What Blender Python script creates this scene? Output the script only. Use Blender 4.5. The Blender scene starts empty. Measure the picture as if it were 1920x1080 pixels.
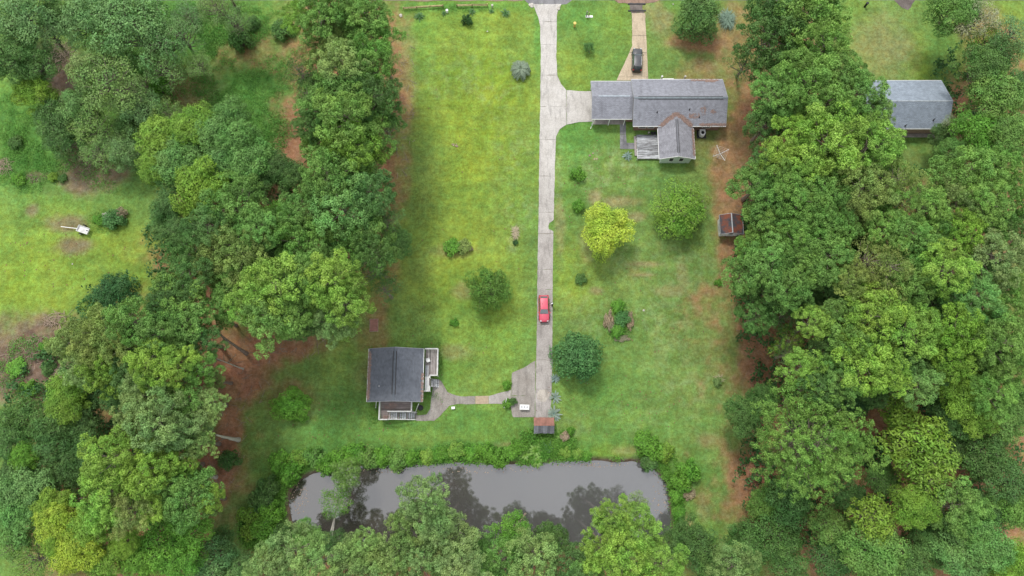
import bpy, math, random
import numpy as np
from mathutils import Vector, Matrix, Euler

# ------------------------------------------------------------------ camera, sky, sun, exposure
scene = bpy.context.scene
C = scene.collection
H, F, TILT = 110.0, 1356.0, math.radians(12.9)
cd = bpy.data.cameras.new('camera'); cam = bpy.data.objects.new('camera', cd); C.objects.link(cam)
cam.location = (0, 0, H); cam.rotation_euler = (TILT, 0, 0)
cd.sensor_width = 36.0; cd.lens = 36.0 * F / 1920.0; cd.clip_start = 1.0; cd.clip_end = 4000.0
scene.camera = cam

world = bpy.data.worlds.new('World'); scene.world = world; world.use_nodes = True
nt = world.node_tree; nt.nodes.clear()
SUN_EL, SUN_AZ = math.radians(62), math.radians(-25)
wo = nt.nodes.new('ShaderNodeOutputWorld'); bg = nt.nodes.new('ShaderNodeBackground')
sky = nt.nodes.new('ShaderNodeTexSky'); sky.sky_type = 'NISHITA'; sky.sun_disc = False
sky.sun_elevation = SUN_EL; sky.sun_rotation = SUN_AZ; sky.air_density = 1.0; sky.dust_density = 3.0
tc = nt.nodes.new('ShaderNodeTexCoord'); cn = nt.nodes.new('ShaderNodeTexNoise')
cn.inputs['Scale'].default_value = 2.2; cn.inputs['Detail'].default_value = 5.0; cn.inputs['Roughness'].default_value = 0.5
cr = nt.nodes.new('ShaderNodeValToRGB')
cr.color_ramp.elements[0].position = 0.3; cr.color_ramp.elements[0].color = (5.0, 5.2, 5.6, 1)
cr.color_ramp.elements[1].position = 0.7; cr.color_ramp.elements[1].color = (7.4, 7.5, 7.7, 1)
cm = nt.nodes.new('ShaderNodeMix'); cm.data_type = 'RGBA'; cm.inputs[0].default_value = 0.85     # cloud cover over the clear sky
nt.links.new(tc.outputs['Generated'], cn.inputs['Vector']); nt.links.new(cn.outputs['Fac'], cr.inputs['Fac'])
nt.links.new(sky.outputs['Color'], cm.inputs[6]); nt.links.new(cr.outputs['Color'], cm.inputs[7])
nt.links.new(cm.outputs[2], bg.inputs['Color']); bg.inputs['Strength'].default_value = 0.12
nt.links.new(bg.outputs['Background'], wo.inputs['Surface'])

sl = bpy.data.lights.new('sun', 'SUN'); so = bpy.data.objects.new('sun', sl); C.objects.link(so)
sl.energy = 1.5; sl.angle = math.radians(11); sl.color = (1.0, 0.96, 0.9)
sdir = Vector((math.sin(SUN_AZ) * math.cos(SUN_EL), math.cos(SUN_AZ) * math.cos(SUN_EL), math.sin(SUN_EL)))
so.rotation_euler = sdir.to_track_quat('Z', 'Y').to_euler(); so.location = (0, 0, 160)

vs = scene.view_settings
scene.display_settings.display_device = 'sRGB'
vs.view_transform = 'Standard'; vs.look = 'None'; vs.gamma = 1.0; vs.use_curve_mapping = False
vs.exposure = 0.78
scene.cycles.max_bounces = 6; scene.cycles.diffuse_bounces = 3; scene.cycles.transparent_max_bounces = 6

rnd = random.Random(11)
R = np.random.default_rng(7)

# ------------------------------------------------------------------ helpers
def P(u, v, z=0.0):
    """the place at height z that the photograph shows at pixel (u, v)"""
    x, y = (u - 960) / F, (540 - v) / F
    dy = y * math.cos(TILT) + math.sin(TILT); dz = y * math.sin(TILT) - math.cos(TILT)
    k = (H - z) / -dz
    return x * k, dy * k
def SC(v, z=0.0):
    """metres per pixel at height z, row v"""
    y = (540 - v) / F
    return (H - z) / (math.cos(TILT) - y * math.sin(TILT)) / F
def SCV(v, z=0.0):
    return (P(960, v - 1, z)[1] - P(960, v + 1, z)[1]) / 2

def tag(o, label=None, cat=None, group=None, kind=None):
    if label: o['label'] = label
    if cat: o['category'] = cat
    if group: o['group'] = group
    if kind: o['kind'] = kind
    return o
def empty(name, loc, rz=0.0, label=None, cat=None, group=None, kind=None):
    o = bpy.data.objects.new(name, None); C.objects.link(o)
    o.location = loc; o.rotation_euler = (0, 0, rz); o.empty_display_size = 0.3
    return tag(o, label, cat, group, kind)
def link(name, me, parent=None, loc=(0, 0, 0), rot=(0, 0, 0), sc=(1, 1, 1), color=None):
    o = bpy.data.objects.new(name, me); C.objects.link(o)
    if parent is not None: o.parent = parent
    o.location = loc; o.rotation_euler = rot; o.scale = sc
    if color is not None: o.color = (*color, 1)
    return o

class MB:
    """collects shapes into one mesh; coordinates are local to the parent"""
    def __init__(s): s.v = []; s.f = []; s.m = []
    def add(s, vs, fs, mi=0):
        b = len(s.v); s.v += [tuple(p) for p in vs]; s.f += [tuple(b + i for i in f) for f in fs]; s.m += [mi] * len(fs); return s
    def box(s, x0, x1, y0, y1, z0, z1, mi=0):
        return s.add([(x0,y0,z0),(x1,y0,z0),(x1,y1,z0),(x0,y1,z0),(x0,y0,z1),(x1,y0,z1),(x1,y1,z1),(x0,y1,z1)],
                     [(0,3,2,1),(4,5,6,7),(0,1,5,4),(1,2,6,5),(2,3,7,6),(3,0,4,7)], mi)
    def cbox(s, c, size, rz=0, mi=0):
        cx, cy, cz = c; a, b, h = size[0]/2, size[1]/2, size[2]/2; co, si = math.cos(rz), math.sin(rz)
        pts = []
        for z in (-h, h):
            for x, y in ((-a,-b),(a,-b),(a,b),(-a,b)): pts.append((cx + x*co - y*si, cy + x*si + y*co, cz + z))
        return s.add(pts, [(0,3,2,1),(4,5,6,7),(0,1,5,4),(1,2,6,5),(2,3,7,6),(3,0,4,7)], mi)
    def prism(s, poly, z0, z1, mi=0):
        n = len(poly)
        if sum(poly[i][0]*poly[(i+1)%n][1] - poly[(i+1)%n][0]*poly[i][1] for i in range(n)) < 0: poly = poly[::-1]
        vs = [(x, y, z0) for x, y in poly] + [(x, y, z1) for x, y in poly]
        fs = [tuple(range(n-1, -1, -1)), tuple(range(n, 2*n))] + [(i, (i+1)%n, n+(i+1)%n, n+i) for i in range(n)]
        return s.add(vs, fs, mi)
    def slab(s, quad, t, mi=0):
        """a sheet through the 3-D points with thickness t downwards"""
        n = len(quad)
        vs = list(quad) + [(x, y, z - t) for x, y, z in quad]
        return s.add(vs, [tuple(range(n)), tuple(range(2*n-1, n-1, -1))] + [(i, n+i, n+(i+1)%n, (i+1)%n) for i in range(n)], mi)
    def tube(s, p0, p1, r0, r1=None, n=8, mi=0, caps=True):
        r1 = r0 if r1 is None else r1
        p0, p1 = Vector(p0), Vector(p1); d = (p1 - p0).normalized()
        a = d.orthogonal().normalized(); b = d.cross(a)
        vs = []
        for p, r in ((p0, r0), (p1, r1)):
            for k in range(n):
                t = 2*math.pi*k/n; vs.append(p + a*math.cos(t)*r + b*math.sin(t)*r)
        fs = [(k, (k+1)%n, n+(k+1)%n, n+k) for k in range(n)]
        if caps: fs += [tuple(range(n-1, -1, -1)), tuple(range(n, 2*n))]
        return s.add(vs, fs, mi)
    def lathe(s, prof, c=(0,0), n=16, mi=0):
        vs = []; fs = []
        for r, z in prof:
            for k in range(n):
                t = 2*math.pi*k/n; vs.append((c[0] + r*math.cos(t), c[1] + r*math.sin(t), z))
        for i in range(len(prof)-1):
            for k in range(n): fs.append((i*n+k, i*n+(k+1)%n, (i+1)*n+(k+1)%n, (i+1)*n+k))
        fs.append(tuple(range(n-1, -1, -1))); e = (len(prof)-1)*n; fs.append(tuple(range(e, e+n)))
        return s.add(vs, fs, mi)
    def mesh(s, name, mats, bevel=0, smooth=False):
        me = bpy.data.meshes.new(name); me.from_pydata(s.v, [], s.f)
        for m in (mats if isinstance(mats, (list, tuple)) else [mats]): me.materials.append(m)
        if len(set(s.m)) > 1: me.polygons.foreach_set('material_index', s.m)
        if smooth: me.polygons.foreach_set('use_smooth', [True]*len(me.polygons))
        me.update()
        return me
    def build(s, name, mats, parent=None, bevel=0, smooth=False, **k):
        me = s.mesh(name, mats, smooth=smooth)
        o = link(name, me, parent, **k)
        if bevel:
            b = o.modifiers.new('bevel', 'BEVEL'); b.width = bevel; b.segments = 2; b.limit_method = 'ANGLE'
        return o

# ---- value noise in numpy (for ground patches)
def vnoise(x, y, s, seed=0):
    x = x / s; y = y / s
    xi = np.floor(x).astype(np.int64); yi = np.floor(y).astype(np.int64)
    fx = x - xi; fy = y - yi; fx = fx*fx*(3-2*fx); fy = fy*fy*(3-2*fy)
    def h(a, b):
        n = (a * 374761393 + b * 668265263 + seed * 974711) & 0xffffffff
        n = ((n ^ (n >> 13)) * 1274126177) & 0xffffffff
        return ((n ^ (n >> 16)) & 0xffff) / 65535.0
    return (h(xi,yi)*(1-fx) + h(xi+1,yi)*fx)*(1-fy) + (h(xi,yi+1)*(1-fx) + h(xi+1,yi+1)*fx)*fy
def fbm(x, y, s, seed=0, o=4):
    t = 0; a = 1; w = 0
    for i in range(o):
        t = t + a*vnoise(x, y, s/2**i, seed+i*17); w += a; a *= 0.55
    return t / w
def sstep(a, b, x):
    t = np.clip((x - a)/(b - a), 0, 1); return t*t*(3-2*t)

# ------------------------------------------------------------------ materials
def newmat(name):
    m = bpy.data.materials.new(name); m.use_nodes = True; nt = m.node_tree
    return m, nt, nt.nodes['Principled BSDF']
def N(nt, t, **k):
    n = nt.nodes.new(t)
    for a, b in k.items():
        if hasattr(n, a): setattr(n, a, b)
        else: n.inputs[a].default_value = b
    return n
def mixc(nt, a, b, fac, mode='MIX'):
    m = nt.nodes.new('ShaderNodeMix'); m.data_type = 'RGBA'; m.blend_type = mode
    for i, x in ((0, fac), (6, a), (7, b)):
        if hasattr(x, 'type') and not isinstance(x, (tuple, list, float)): nt.links.new(x, m.inputs[i])
        elif i == 0: m.inputs[0].default_value = x
        else: m.inputs[i].default_value = (*x, 1)
    return m.outputs[2]
def ramp(nt, fac, stops):
    r = nt.nodes.new('ShaderNodeValToRGB'); nt.links.new(fac, r.inputs[0])
    while len(r.color_ramp.elements) < len(stops): r.color_ramp.elements.new(0.5)
    for e, (p, c) in zip(r.color_ramp.elements, stops): e.position = p; e.color = (*c, 1) if isinstance(c, (tuple, list)) else (c, c, c, 1)
    return r.outputs[0]
def noise(nt, scale, detail=4, rough=0.55, coord=None, out='Fac'):
    n = N(nt, 'ShaderNodeTexNoise', Scale=scale, Detail=detail, Roughness=rough)
    if coord is None:
        g = nt.nodes.new('ShaderNodeNewGeometry'); coord = g.outputs['Position']
    nt.links.new(coord, n.inputs['Vector']); return n.outputs[out]
def stretch(nt, sc):
    g = nt.nodes.new('ShaderNodeNewGeometry'); m = nt.nodes.new('ShaderNodeMapping'); m.inputs['Scale'].default_value = sc
    nt.links.new(g.outputs['Position'], m.inputs['Vector']); return m.outputs['Vector']
def bump(nt, b, h, strength=0.3, dist=0.05):
    n = N(nt, 'ShaderNodeBump', Strength=strength, Distance=dist); nt.links.new(h, n.inputs['Height']); nt.links.new(n.outputs[0], b.inputs['Normal'])

def plain(name, col, rough=0.6, metal=0.0, var=0.25, scale=3.0, spec=0.4):
    m, nt, b = newmat(name)
    f = noise(nt, scale, 5)
    lo = tuple(c*(1-var) for c in col); hi = tuple(min(1, c*(1+var)) for c in col)
    nt.links.new(ramp(nt, f, [(0.3, lo), (0.7, hi)]), b.inputs['Base Color'])
    b.inputs['Roughness'].default_value = rough; b.inputs['Metallic'].default_value = metal; b.inputs['Specular IOR Level'].default_value = spec
    return m

def concrete(name, col, dark, rough=0.9, grime=None):
    m, nt, b = newmat(name)
    c1 = ramp(nt, noise(nt, 0.35, 6, 0.65), [(0.32, dark), (0.62, col)])
    if grime:   # older, dirtier concrete towards the pond
        g = nt.nodes.new('ShaderNodeNewGeometry'); s = nt.nodes.new('ShaderNodeSeparateXYZ'); nt.links.new(g.outputs['Position'], s.inputs[0])
        a = N(nt, 'ShaderNodeMath', operation='MULTIPLY_ADD'); nt.links.new(noise(nt, 0.16, 4, 0.6), a.inputs[0]); a.inputs[1].default_value = 26.0; nt.links.new(s.outputs['Y'], a.inputs[2])
        mr = N(nt, 'ShaderNodeMapRange'); mr.inputs['From Min'].default_value = 60.0; mr.inputs['From Max'].default_value = 44.0; nt.links.new(a.outputs[0], mr.inputs['Value'])
        c1 = mixc(nt, c1, ramp(nt, noise(nt, 0.4, 6, 0.65), [(0.32, grime[1]), (0.62, grime[0])]), mr.outputs[0])
    fine = ramp(nt, noise(nt, 7.0, 5, 0.7), [(0.25, 0.62), (0.75, 1.2)])
    c2 = mixc(nt, c1, fine, 1.0, 'MULTIPLY')
    st = ramp(nt, noise(nt, 1.0, 6, 0.6, stretch(nt, (1.6, 0.35, 1))), [(0.5, 1.0), (0.72, 0.66)])
    c3 = mixc(nt, c2, st, 1.0, 'MULTIPLY')
    oi = nt.nodes.new('ShaderNodeObjectInfo')
    var = ramp(nt, oi.outputs['Random'], [(0.0, 0.96), (1.0, 1.04)])
    c4 = mixc(nt, c3, var, 1.0, 'MULTIPLY')
    nt.links.new(c4, b.inputs['Base Color']); b.inputs['Roughness'].default_value = rough; b.inputs['Specular IOR Level'].default_value = 0.2
    bump(nt, b, noise(nt, 9.0, 5), 0.25, 0.02)
    return m

def shingles(name, col, axis, dark=0.62, streak=0.25):
    """asphalt shingles: courses, tab-to-tab variation, streaks down the slope"""
    m, nt, b = newmat(name)
    g = nt.nodes.new('ShaderNodeNewGeometry')
    mp = nt.nodes.new('ShaderNodeMapping'); nt.links.new(g.outputs['Position'], mp.inputs['Vector'])
    if axis == 'Y': mp.inputs['Rotation'].default_value = (0, 0, math.radians(90))
    br = N(nt, 'ShaderNodeTexBrick'); br.offset = 0.5; br.inputs['Scale'].default_value = 1.0
    br.inputs['Brick Width'].default_value = 0.33; br.inputs['Row Height'].default_value = 0.145; br.inputs['Mortar Size'].default_value = 0.012
    br.inputs['Color1'].default_value = (*[c*0.86 for c in col], 1); br.inputs['Color2'].default_value = (*[c*1.12 for c in col], 1)
    br.inputs['Mortar'].default_value = (*[c*0.6 for c in col], 1)
    nt.links.new(mp.outputs[0], br.inputs['Vector'])
    mott = ramp(nt, noise(nt, 1.1, 6, 0.7), [(0.3, 0.8), (0.7, 1.12)])
    c = mixc(nt, br.outputs['Color'], mott, 1.0, 'MULTIPLY')
    sc = (1.7, 0.22, 0.22) if axis == 'X' else (0.22, 1.7, 0.22)
    st = ramp(nt, noise(nt, 1.0, 5, 0.6, stretch(nt, sc)), [(0.5, 1.0), (0.78, 1.0 - streak)])
    c = mixc(nt, c, st, 1.0, 'MULTIPLY')
    gr = ramp(nt, noise(nt, 26.0, 3, 0.7), [(0.3, 0.82), (0.7, 1.16)])
    c = mixc(nt, c, gr, 1.0, 'MULTIPLY')
    nt.links.new(c, b.inputs['Base Color']); b.inputs['Roughness'].default_value = 0.95; b.inputs['Specular IOR Level'].default_value = 0.15
    bump(nt, b, br.outputs['Fac'], 0.35, 0.01)
    return m

def wood(name, col, dark, amt=0.5, grain=None):
    m, nt, b = newmat(name)
    oi = nt.nodes.new('ShaderNodeObjectInfo')
    c = ramp(nt, noise(nt, 1.3, 7, 0.75, stretch(nt, grain) if grain else None), [(0.5 - amt*0.35, dark), (0.5 + amt*0.2, col)])
    c = mixc(nt, c, ramp(nt, oi.outputs['Random'], [(0, 0.6), (1, 1.25)]), 1.0, 'MULTIPLY')
    c = mixc(nt, c, ramp(nt, noise(nt, 9, 4, 0.7), [(0.3, 0.75), (0.7, 1.1)]), 1.0, 'MULTIPLY')
    nt.links.new(c, b.inputs['Base Color']); b.inputs['Roughness'].default_value = 0.85; b.inputs['Specular IOR Level'].default_value = 0.2
    return m

def leafmat(name, trans=0.35, lo=0.55, hi=1.35, hue=(1.07, 1.0, 0.92)):
    """leaf colour = the tree's own colour, varied by clump (tint) and leaf by leaf"""
    m, nt, b = newmat(name)
    oi = nt.nodes.new('ShaderNodeObjectInfo')
    at = nt.nodes.new('ShaderNodeAttribute'); at.attribute_name = 'tint'
    f = ramp(nt, at.outputs['Fac'], [(0.0, lo), (1.0, hi)])
    c = mixc(nt, oi.outputs['Color'], f, 1.0, 'MULTIPLY')
    warm = mixc(nt, c, hue, 1.0, 'MULTIPLY')
    n = ramp(nt, noise(nt, 0.55, 3), [(0.4, 0.0), (0.68, 1.0)])
    c = mixc(nt, c, warm, n)
    cool = mixc(nt, c, (0.74, 0.88, 0.82), 1.0, 'MULTIPLY'); n2 = ramp(nt, noise(nt, 0.32, 4, 0.6), [(0.46, 0.0), (0.62, 1.0)])
    c = mixc(nt, c, cool, n2)
    nt.links.new(c, b.inputs['Base Color']); b.inputs['Roughness'].default_value = 0.6; b.inputs['Specular IOR Level'].default_value = 0.25
    tr = nt.nodes.new('ShaderNodeBsdfTranslucent'); nt.links.new(mixc(nt, c, (1.15, 1.1, 0.6), 1.0, 'MULTIPLY'), tr.inputs['Color'])
    ms = nt.nodes.new('ShaderNodeMixShader'); ms.inputs[0].default_value = trans
    out = nt.nodes['Material Output']
    nt.links.new(b.outputs[0], ms.inputs[1]); nt.links.new(tr.outputs[0], ms.inputs[2]); nt.links.new(ms.outputs[0], out.inputs[0])
    return m

M = {}
M['needle'] = leafmat('pine_needles', 0.17, 0.48, 1.6)
M['leaf'] = leafmat('broad_leaves', 0.22, 0.48, 1.6)
M['blade'] = leafmat('grass_blades', 0.3, 0.6, 1.35)
M['bark'] = plain('pine_bark', (0.22, 0.175, 0.14), 0.95, var=0.45, scale=5)
M['bark_grey'] = plain('grey_bark', (0.17, 0.145, 0.11), 0.95, var=0.35, scale=5)
M['bark_white'] = plain('pale_bark', (0.46, 0.43, 0.37), 0.9, var=0.3, scale=5)
M['deadwood'] = plain('dead_wood', (0.24, 0.19, 0.14), 0.95, var=0.4, scale=4)
M['drive'] = concrete('driveway_concrete', (0.54, 0.515, 0.48), (0.43, 0.405, 0.37), grime=((0.41, 0.38, 0.355), (0.29, 0.265, 0.245)))
M['pale_concrete'] = concrete('pale_concrete', (0.45, 0.41, 0.36), (0.33, 0.3, 0.26))
M['walk'] = concrete('stained_dark_concrete', (0.3, 0.3, 0.31), (0.11, 0.11, 0.115))
M['drive_old'] = concrete('old_driveway_concrete', (0.35, 0.325, 0.295), (0.235, 0.21, 0.185))
M['tan'] = concrete('tan_concrete', (0.52, 0.43, 0.31), (0.44, 0.355, 0.25))
M['joint'] = plain('joint_soil', (0.2, 0.18, 0.14), 1.0)
M['asphalt'] = concrete('road_asphalt', (0.24, 0.235, 0.24), (0.17, 0.165, 0.17))
M['verge'] = concrete('verge_dirt', (0.3, 0.2, 0.15), (0.22, 0.15, 0.11))
M['gravel'] = concrete('culvert_gravel', (0.19, 0.165, 0.15), (0.11, 0.09, 0.08))
M['roof_x'] = shingles('house_shingles', (0.265, 0.272, 0.305), 'X')
M['roof_y'] = shingles('wing_shingles', (0.275, 0.275, 0.30), 'Y')
M['roof_cot'] = shingles('cottage_shingles', (0.15, 0.162, 0.186), 'Y', streak=0.12)
M['roof_nb'] = shingles('pale_blue_shingles', (0.27, 0.315, 0.37), 'X', streak=0.1)
M['ridge'] = plain('ridge_vent_metal', (0.12, 0.13, 0.15), 0.7)
M['ridge_blue'] = plain('ridge_cap_blue', (0.17, 0.2, 0.22), 0.7)
M['ridge_pale'] = plain('ridge_cap_pale', (0.34, 0.38, 0.42), 0.8)
M['ridge_cot'] = plain('ridge_cap_cottage', (0.11, 0.125, 0.145), 0.8)
M['white'] = plain('white_paint', (0.72, 0.72, 0.7), 0.55, var=0.08)
M['dirtywhite'] = plain('weathered_white_paint', (0.55, 0.55, 0.53), 0.7, var=0.25, scale=2)
M['mint'] = plain('pale_green_siding', (0.56, 0.64, 0.58), 0.6, var=0.06)
M['brick'] = plain('red_brown_brick', (0.23, 0.135, 0.1), 0.9, var=0.3, scale=6)
M['brick_tan'] = plain('tan_brick', (0.28, 0.2, 0.14), 0.9, var=0.3, scale=6)
M['black'] = plain('black_plastic', (0.012, 0.012, 0.013), 0.5)
M['dark'] = plain('dark_metal', (0.03, 0.03, 0.032), 0.55)
M['galv'] = plain('grey_metal', (0.34, 0.35, 0.36), 0.45, metal=0.4, var=0.12)
M['deck_w'] = wood('peeling_white_deck', (0.56, 0.58, 0.6), (0.1, 0.09, 0.09), 0.45, (0.5, 3.2, 1))
M['deck_g'] = wood('weathered_grey_deck', (0.46, 0.425, 0.41), (0.16, 0.12, 0.115), 0.7, (3, 0.5, 1))
M['deck_r'] = wood('brown_weathered_deck', (0.34, 0.285, 0.275), (0.13, 0.095, 0.09), 0.7, (0.5, 3, 1))
M['post'] = wood('fence_wood', (0.5, 0.42, 0.22), (0.25, 0.2, 0.09), 0.6)
M['plank_grey'] = wood('grey_boards', (0.23, 0.24, 0.26), (0.1, 0.1, 0.105), 0.6)
M['rust_tin'] = plain('rusty_red_tin', (0.26, 0.125, 0.095), 0.8, var=0.25, scale=1.5)
M['straw'] = plain('pine_straw', (0.19, 0.095, 0.062), 1.0, var=0.45, scale=6)
M['roof_straw'] = plain('weathered_straw', (0.255, 0.175, 0.145), 1.0, var=0.4, scale=6)
M['twig'] = plain('dry_twigs', (0.33, 0.25, 0.19), 1.0, var=0.35, scale=3)
M['tyre'] = plain('tyre_rubber', (0.02, 0.02, 0.02), 0.9)
M['stone'] = plain('pale_stone', (0.45, 0.42, 0.37), 0.9, var=0.2)
M['yellow'] = plain('yellow_paint', (0.62, 0.47, 0.13), 0.6, var=0.15)
M['tanstone'] = plain('sand_mat', (0.36, 0.285, 0.2), 0.95, var=0.15)
# ------------------------------------------------------------------ ground, pond, drives
POND_PX = [(540,948),(545,922),(562,902),(585,890),(620,880),(660,876),(700,873),(760,875),(800,873),(830,869),(880,870),(930,872),(1000,874),
           (1030,869),(1060,864),(1100,866),(1150,868),(1188,866),(1210,870),(1235,887),(1248,906),(1254,930),(1257,965),(1259,990),(1248,1010),
           (1180,1018),(1100,1022),(1000,1022),(905,1022),(820,1024),(700,1026),(620,1022),(565,1008),(546,980)]
POND = [P(u, v) for u, v in POND_PX]
def sdist(px, py, poly):
    """signed distance to a polygon, positive inside"""
    d = np.full(px.shape, 1e9); ins = np.zeros(px.shape, bool); n = len(poly)
    for i in range(n):
        (ax, ay), (bx, by) = poly[i], poly[(i+1) % n]
        ex, ey = bx-ax, by-ay; wx, wy = px-ax, py-ay
        t = np.clip((wx*ex + wy*ey)/(ex*ex+ey*ey), 0, 1)
        d = np.minimum(d, (wx-ex*t)**2 + (wy-ey*t)**2)
        c = ((ay <= py) & (by > py)) | ((by <= py) & (ay > py))
        xx = ax + (py-ay)/(by-ay if by != ay else 1e-9)*ex
        ins ^= c & (px < xx)
    return np.where(ins, 1, -1)*np.sqrt(d)

def axis(lo, hi, step, far):
    a = list(np.arange(lo, hi + 1e-6, step)); d = step; l, h = a[0], a[-1]; left = []; right = []
    while d < far:
        d *= 1.5; left.append(l - d); right.append(h + d); l -= d; h += d
    return np.array(left[::-1] + a + right)
gx, gy = axis(-93, 93, 0.34, 400), axis(-22, 82, 0.34, 400)
GX, GY = np.meshgrid(gx, gy)
nx, ny = len(gx), len(gy)
near = sdist(GX, GY, POND)
wob = 0.5*(fbm(GX, GY, 2.2, 5, 3) - 0.5)
depth = sstep(-1.0, 0.9, near + wob)*1.7
GZ = -depth + 0.10*(fbm(GX, GY, 9, 3, 3) - 0.5)*sstep(0, 3, -near)

# patches of the lawn: (u, v, radius u, radius v, weight) in photograph pixels, turned into metres on the ground
def field(blobs, seed, edge=0.55, warp=0.5):
    out = np.zeros(GX.shape)
    n = fbm(GX, GY, 5.0, seed, 5) - 0.5
    n2 = fbm(GX, GY, 1.3, seed + 50, 4) - 0.5
    for u, v, ru, rv, w in blobs:
        x, y = P(u, v); a = ru*SC(v); b = rv*SCV(v)
        d = np.sqrt(((GX-x)/a)**2 + ((GY-y)/b)**2) + n*warp*1.6 + n2*warp*1.1
        out = np.maximum(out, w*(1 - sstep(1-edge, 1+edge, d)))
    return out
yellow = field([(860,260,130,330,0.9),(930,560,60,220,0.7),(60,520,190,110,1.0),(200,470,130,60,0.8),(1610,60,40,90,0.5),(1720,110,20,60,0.95),(940,40,60,60,0.7),
                (1090,120,40,60,0.5),(1160,60,40,60,0.4),(1090,500,50,50,0.6),(1080,530,40,40,.8),(800,830,80,25,.3),(880,640,90,80,0.6),(1110,850,70,14,0.9),(1860,60,80,60,.6),(250,530,70,40,.7)], 21, 0.8, 0.35)
lush = field([(1085,30,40,30,0.8),(1025,130,10,60,.6),(1090,255,60,40,0.9),(1240,330,40,50,0.9),(1085,300,40,60,0.8),(870,12,150,10,0.9),(1008,60,6,80,0.8),(800,700,50,70,0.5),(620,800,90,70,0.8),
              (740,800,120,24,0.6),(820,755,14,25,.9),(900,790,120,30,0.45),(1150,750,80,60,0.45),(1230,500,120,110,0.35),(1360,930,70,90,1.0),(1345,880,60,60,0.8),(1210,810,120,30,0.55),(1370,60,30,40,.6),
              (500,230,90,180,0.8),(420,160,90,100,0.9),(330,20,60,40,.9),(60,280,90,60,0.8),(130,330,120,40,0.5),(20,230,40,80,.8),(740,690,60,30,.3),(920,850,220,22,0.9),(1390,290,40,60,0.4),(780,60,40,60,.5)], 33, 0.8, 0.4)
dull = field([(1280,380,150,130,0.8),(1230,520,170,110,0.7),(1300,640,120,150,0.55),(1640,90,90,90,0.5),(1330,300,70,80,0.8),(780,420,40,220,0.6),(430,960,50,130,0.9),(560,740,90,90,0.7),(690,700,40,80,.6),
              (1300,110,90,50,0.7),(300,330,90,40,.5),(1700,290,60,40,.8),(950,740,60,60,.2),(640,830,130,24,.3)], 44, 0.9, 0.4)
straw = field([(752,120,26,60,0.35),(757,200,20,70,0.45),(762,320,14,60,.35),(722,270,26,240,0.75),(705,590,26,60,0.5),(735,490,18,70,.4),(700,630,34,30,0.5),(545,635,66,42,1.0),(445,690,60,72,1.2),(480,660,60,50,1),(490,675,26,44,.8),(426,830,27,110,1.0),(412,910,26,60,.8),
               (360,660,120,80,1.0),(545,745,50,40,.5),(1440,640,60,130,1.2),(1445,695,50,50,1.3),(1405,560,34,160,1.0),(1390,420,50,160,0.85),(1376,330,44,110,0.75),(1430,260,50,160,.9),(1400,120,60,70,.6),(1385,60,50,60,0.55),(1310,80,60,20,.7),(1320,140,60,34,.45),(1330,250,50,60,.35),
               (1425,885,40,50,1.0),(1390,880,40,46,.8),(1400,990,26,60,0.6),(1450,760,60,120,1.0),(1800,230,24,70,.9),(310,640,140,90,1.0),(460,480,150,150,1.0),(640,200,110,320,1.0),(1660,650,270,300,1.0),(1490,200,70,220,1.0),
               (1700,920,330,200,1.0),(240,900,190,200,1.0),(780,1100,500,62,1.0),(480,95,40,40,0.5),(545,270,30,60,.9),(430,110,34,34,.5),(350,165,40,40,0.4),(1850,400,120,100,1),(1880,180,60,150,.9)], 55, 0.55, 0.55)
bare = field([(755,110,22,50,.5),(760,190,16,60,.6),(763,230,8,24,.5),(758,300,10,30,.45),(1165,378,34,9,0.8),(1115,372,12,12,.9),(1195,405,16,8,.8),(1210,495,32,5,.9),(1205,515,22,4,.9),(1120,545,12,6,.8),(1240,40,20,24,0.7),(1215,20,12,14,.6),(1660,85,56,50,0.55),(1640,120,50,24,.4),(1330,125,20,10,.6),(60,680,110,70,1.0),(20,655,50,24,.8),(100,740,60,40,.9),
              (140,462,34,16,0.6),(128,418,34,14,0.55),(170,330,60,30,0.75),(150,295,40,30,.8),(120,140,30,40,0.9),(340,170,60,40,.6),(545,300,30,60,.7),(500,330,40,20,.7),(1280,510,10,26,.5),(1255,545,26,9,.55),(1100,470,12,30,.4),(850,660,30,14,.5),(870,545,20,14,.6),(1050,420,8,60,.5),
              (1190,505,10,20,.4),(1180,845,28,8,.5),(1330,825,24,12,.6),(960,835,30,7,.6),(700,700,30,30,.35),(855,470,36,12,.7),(1290,1000,14,30,.7),(1320,960,12,20,.5),(70,330,20,10,.6),(60,395,10,10,.5),(1235,18,10,20,.6),(1020,5,0.1,0.1,0)], 66, 0.6, 0.6)
pale = field([(1150,320,60,40,0.7),(970,400,30,40,0.55),(960,300,40,60,0.35),(870,140,60,50,0.4),(1280,520,80,60,0.45),(1230,600,60,100,0.4),(1110,600,40,80,.35),(1160,470,60,50,.4),(960,445,9,22,.8),(1045,350,10,120,.45),(1290,720,60,60,.4),(1210,780,60,40,.3),(1700,110,20,50,.3),(930,160,40,60,.4),(1060,800,60,30,.3)], 77, 0.9, 0.7)
char = field([(72,125,26,46,1.0),(95,105,30,16,.8)], 88, 0.5, 0.5)
wild = field([(470,170,130,170,0.8),(330,120,140,140,.8),(120,240,160,90,0.5),(60,310,70,40,.6),(800,850,300,24,0.8),(1250,900,50,60,.6),(1180,840,70,20,.3),(520,960,50,90,.9),(200,300,90,40,.6),(1820,280,110,60,.7),(250,200,140,90,.8)], 99, 0.7, 0.6)

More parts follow.
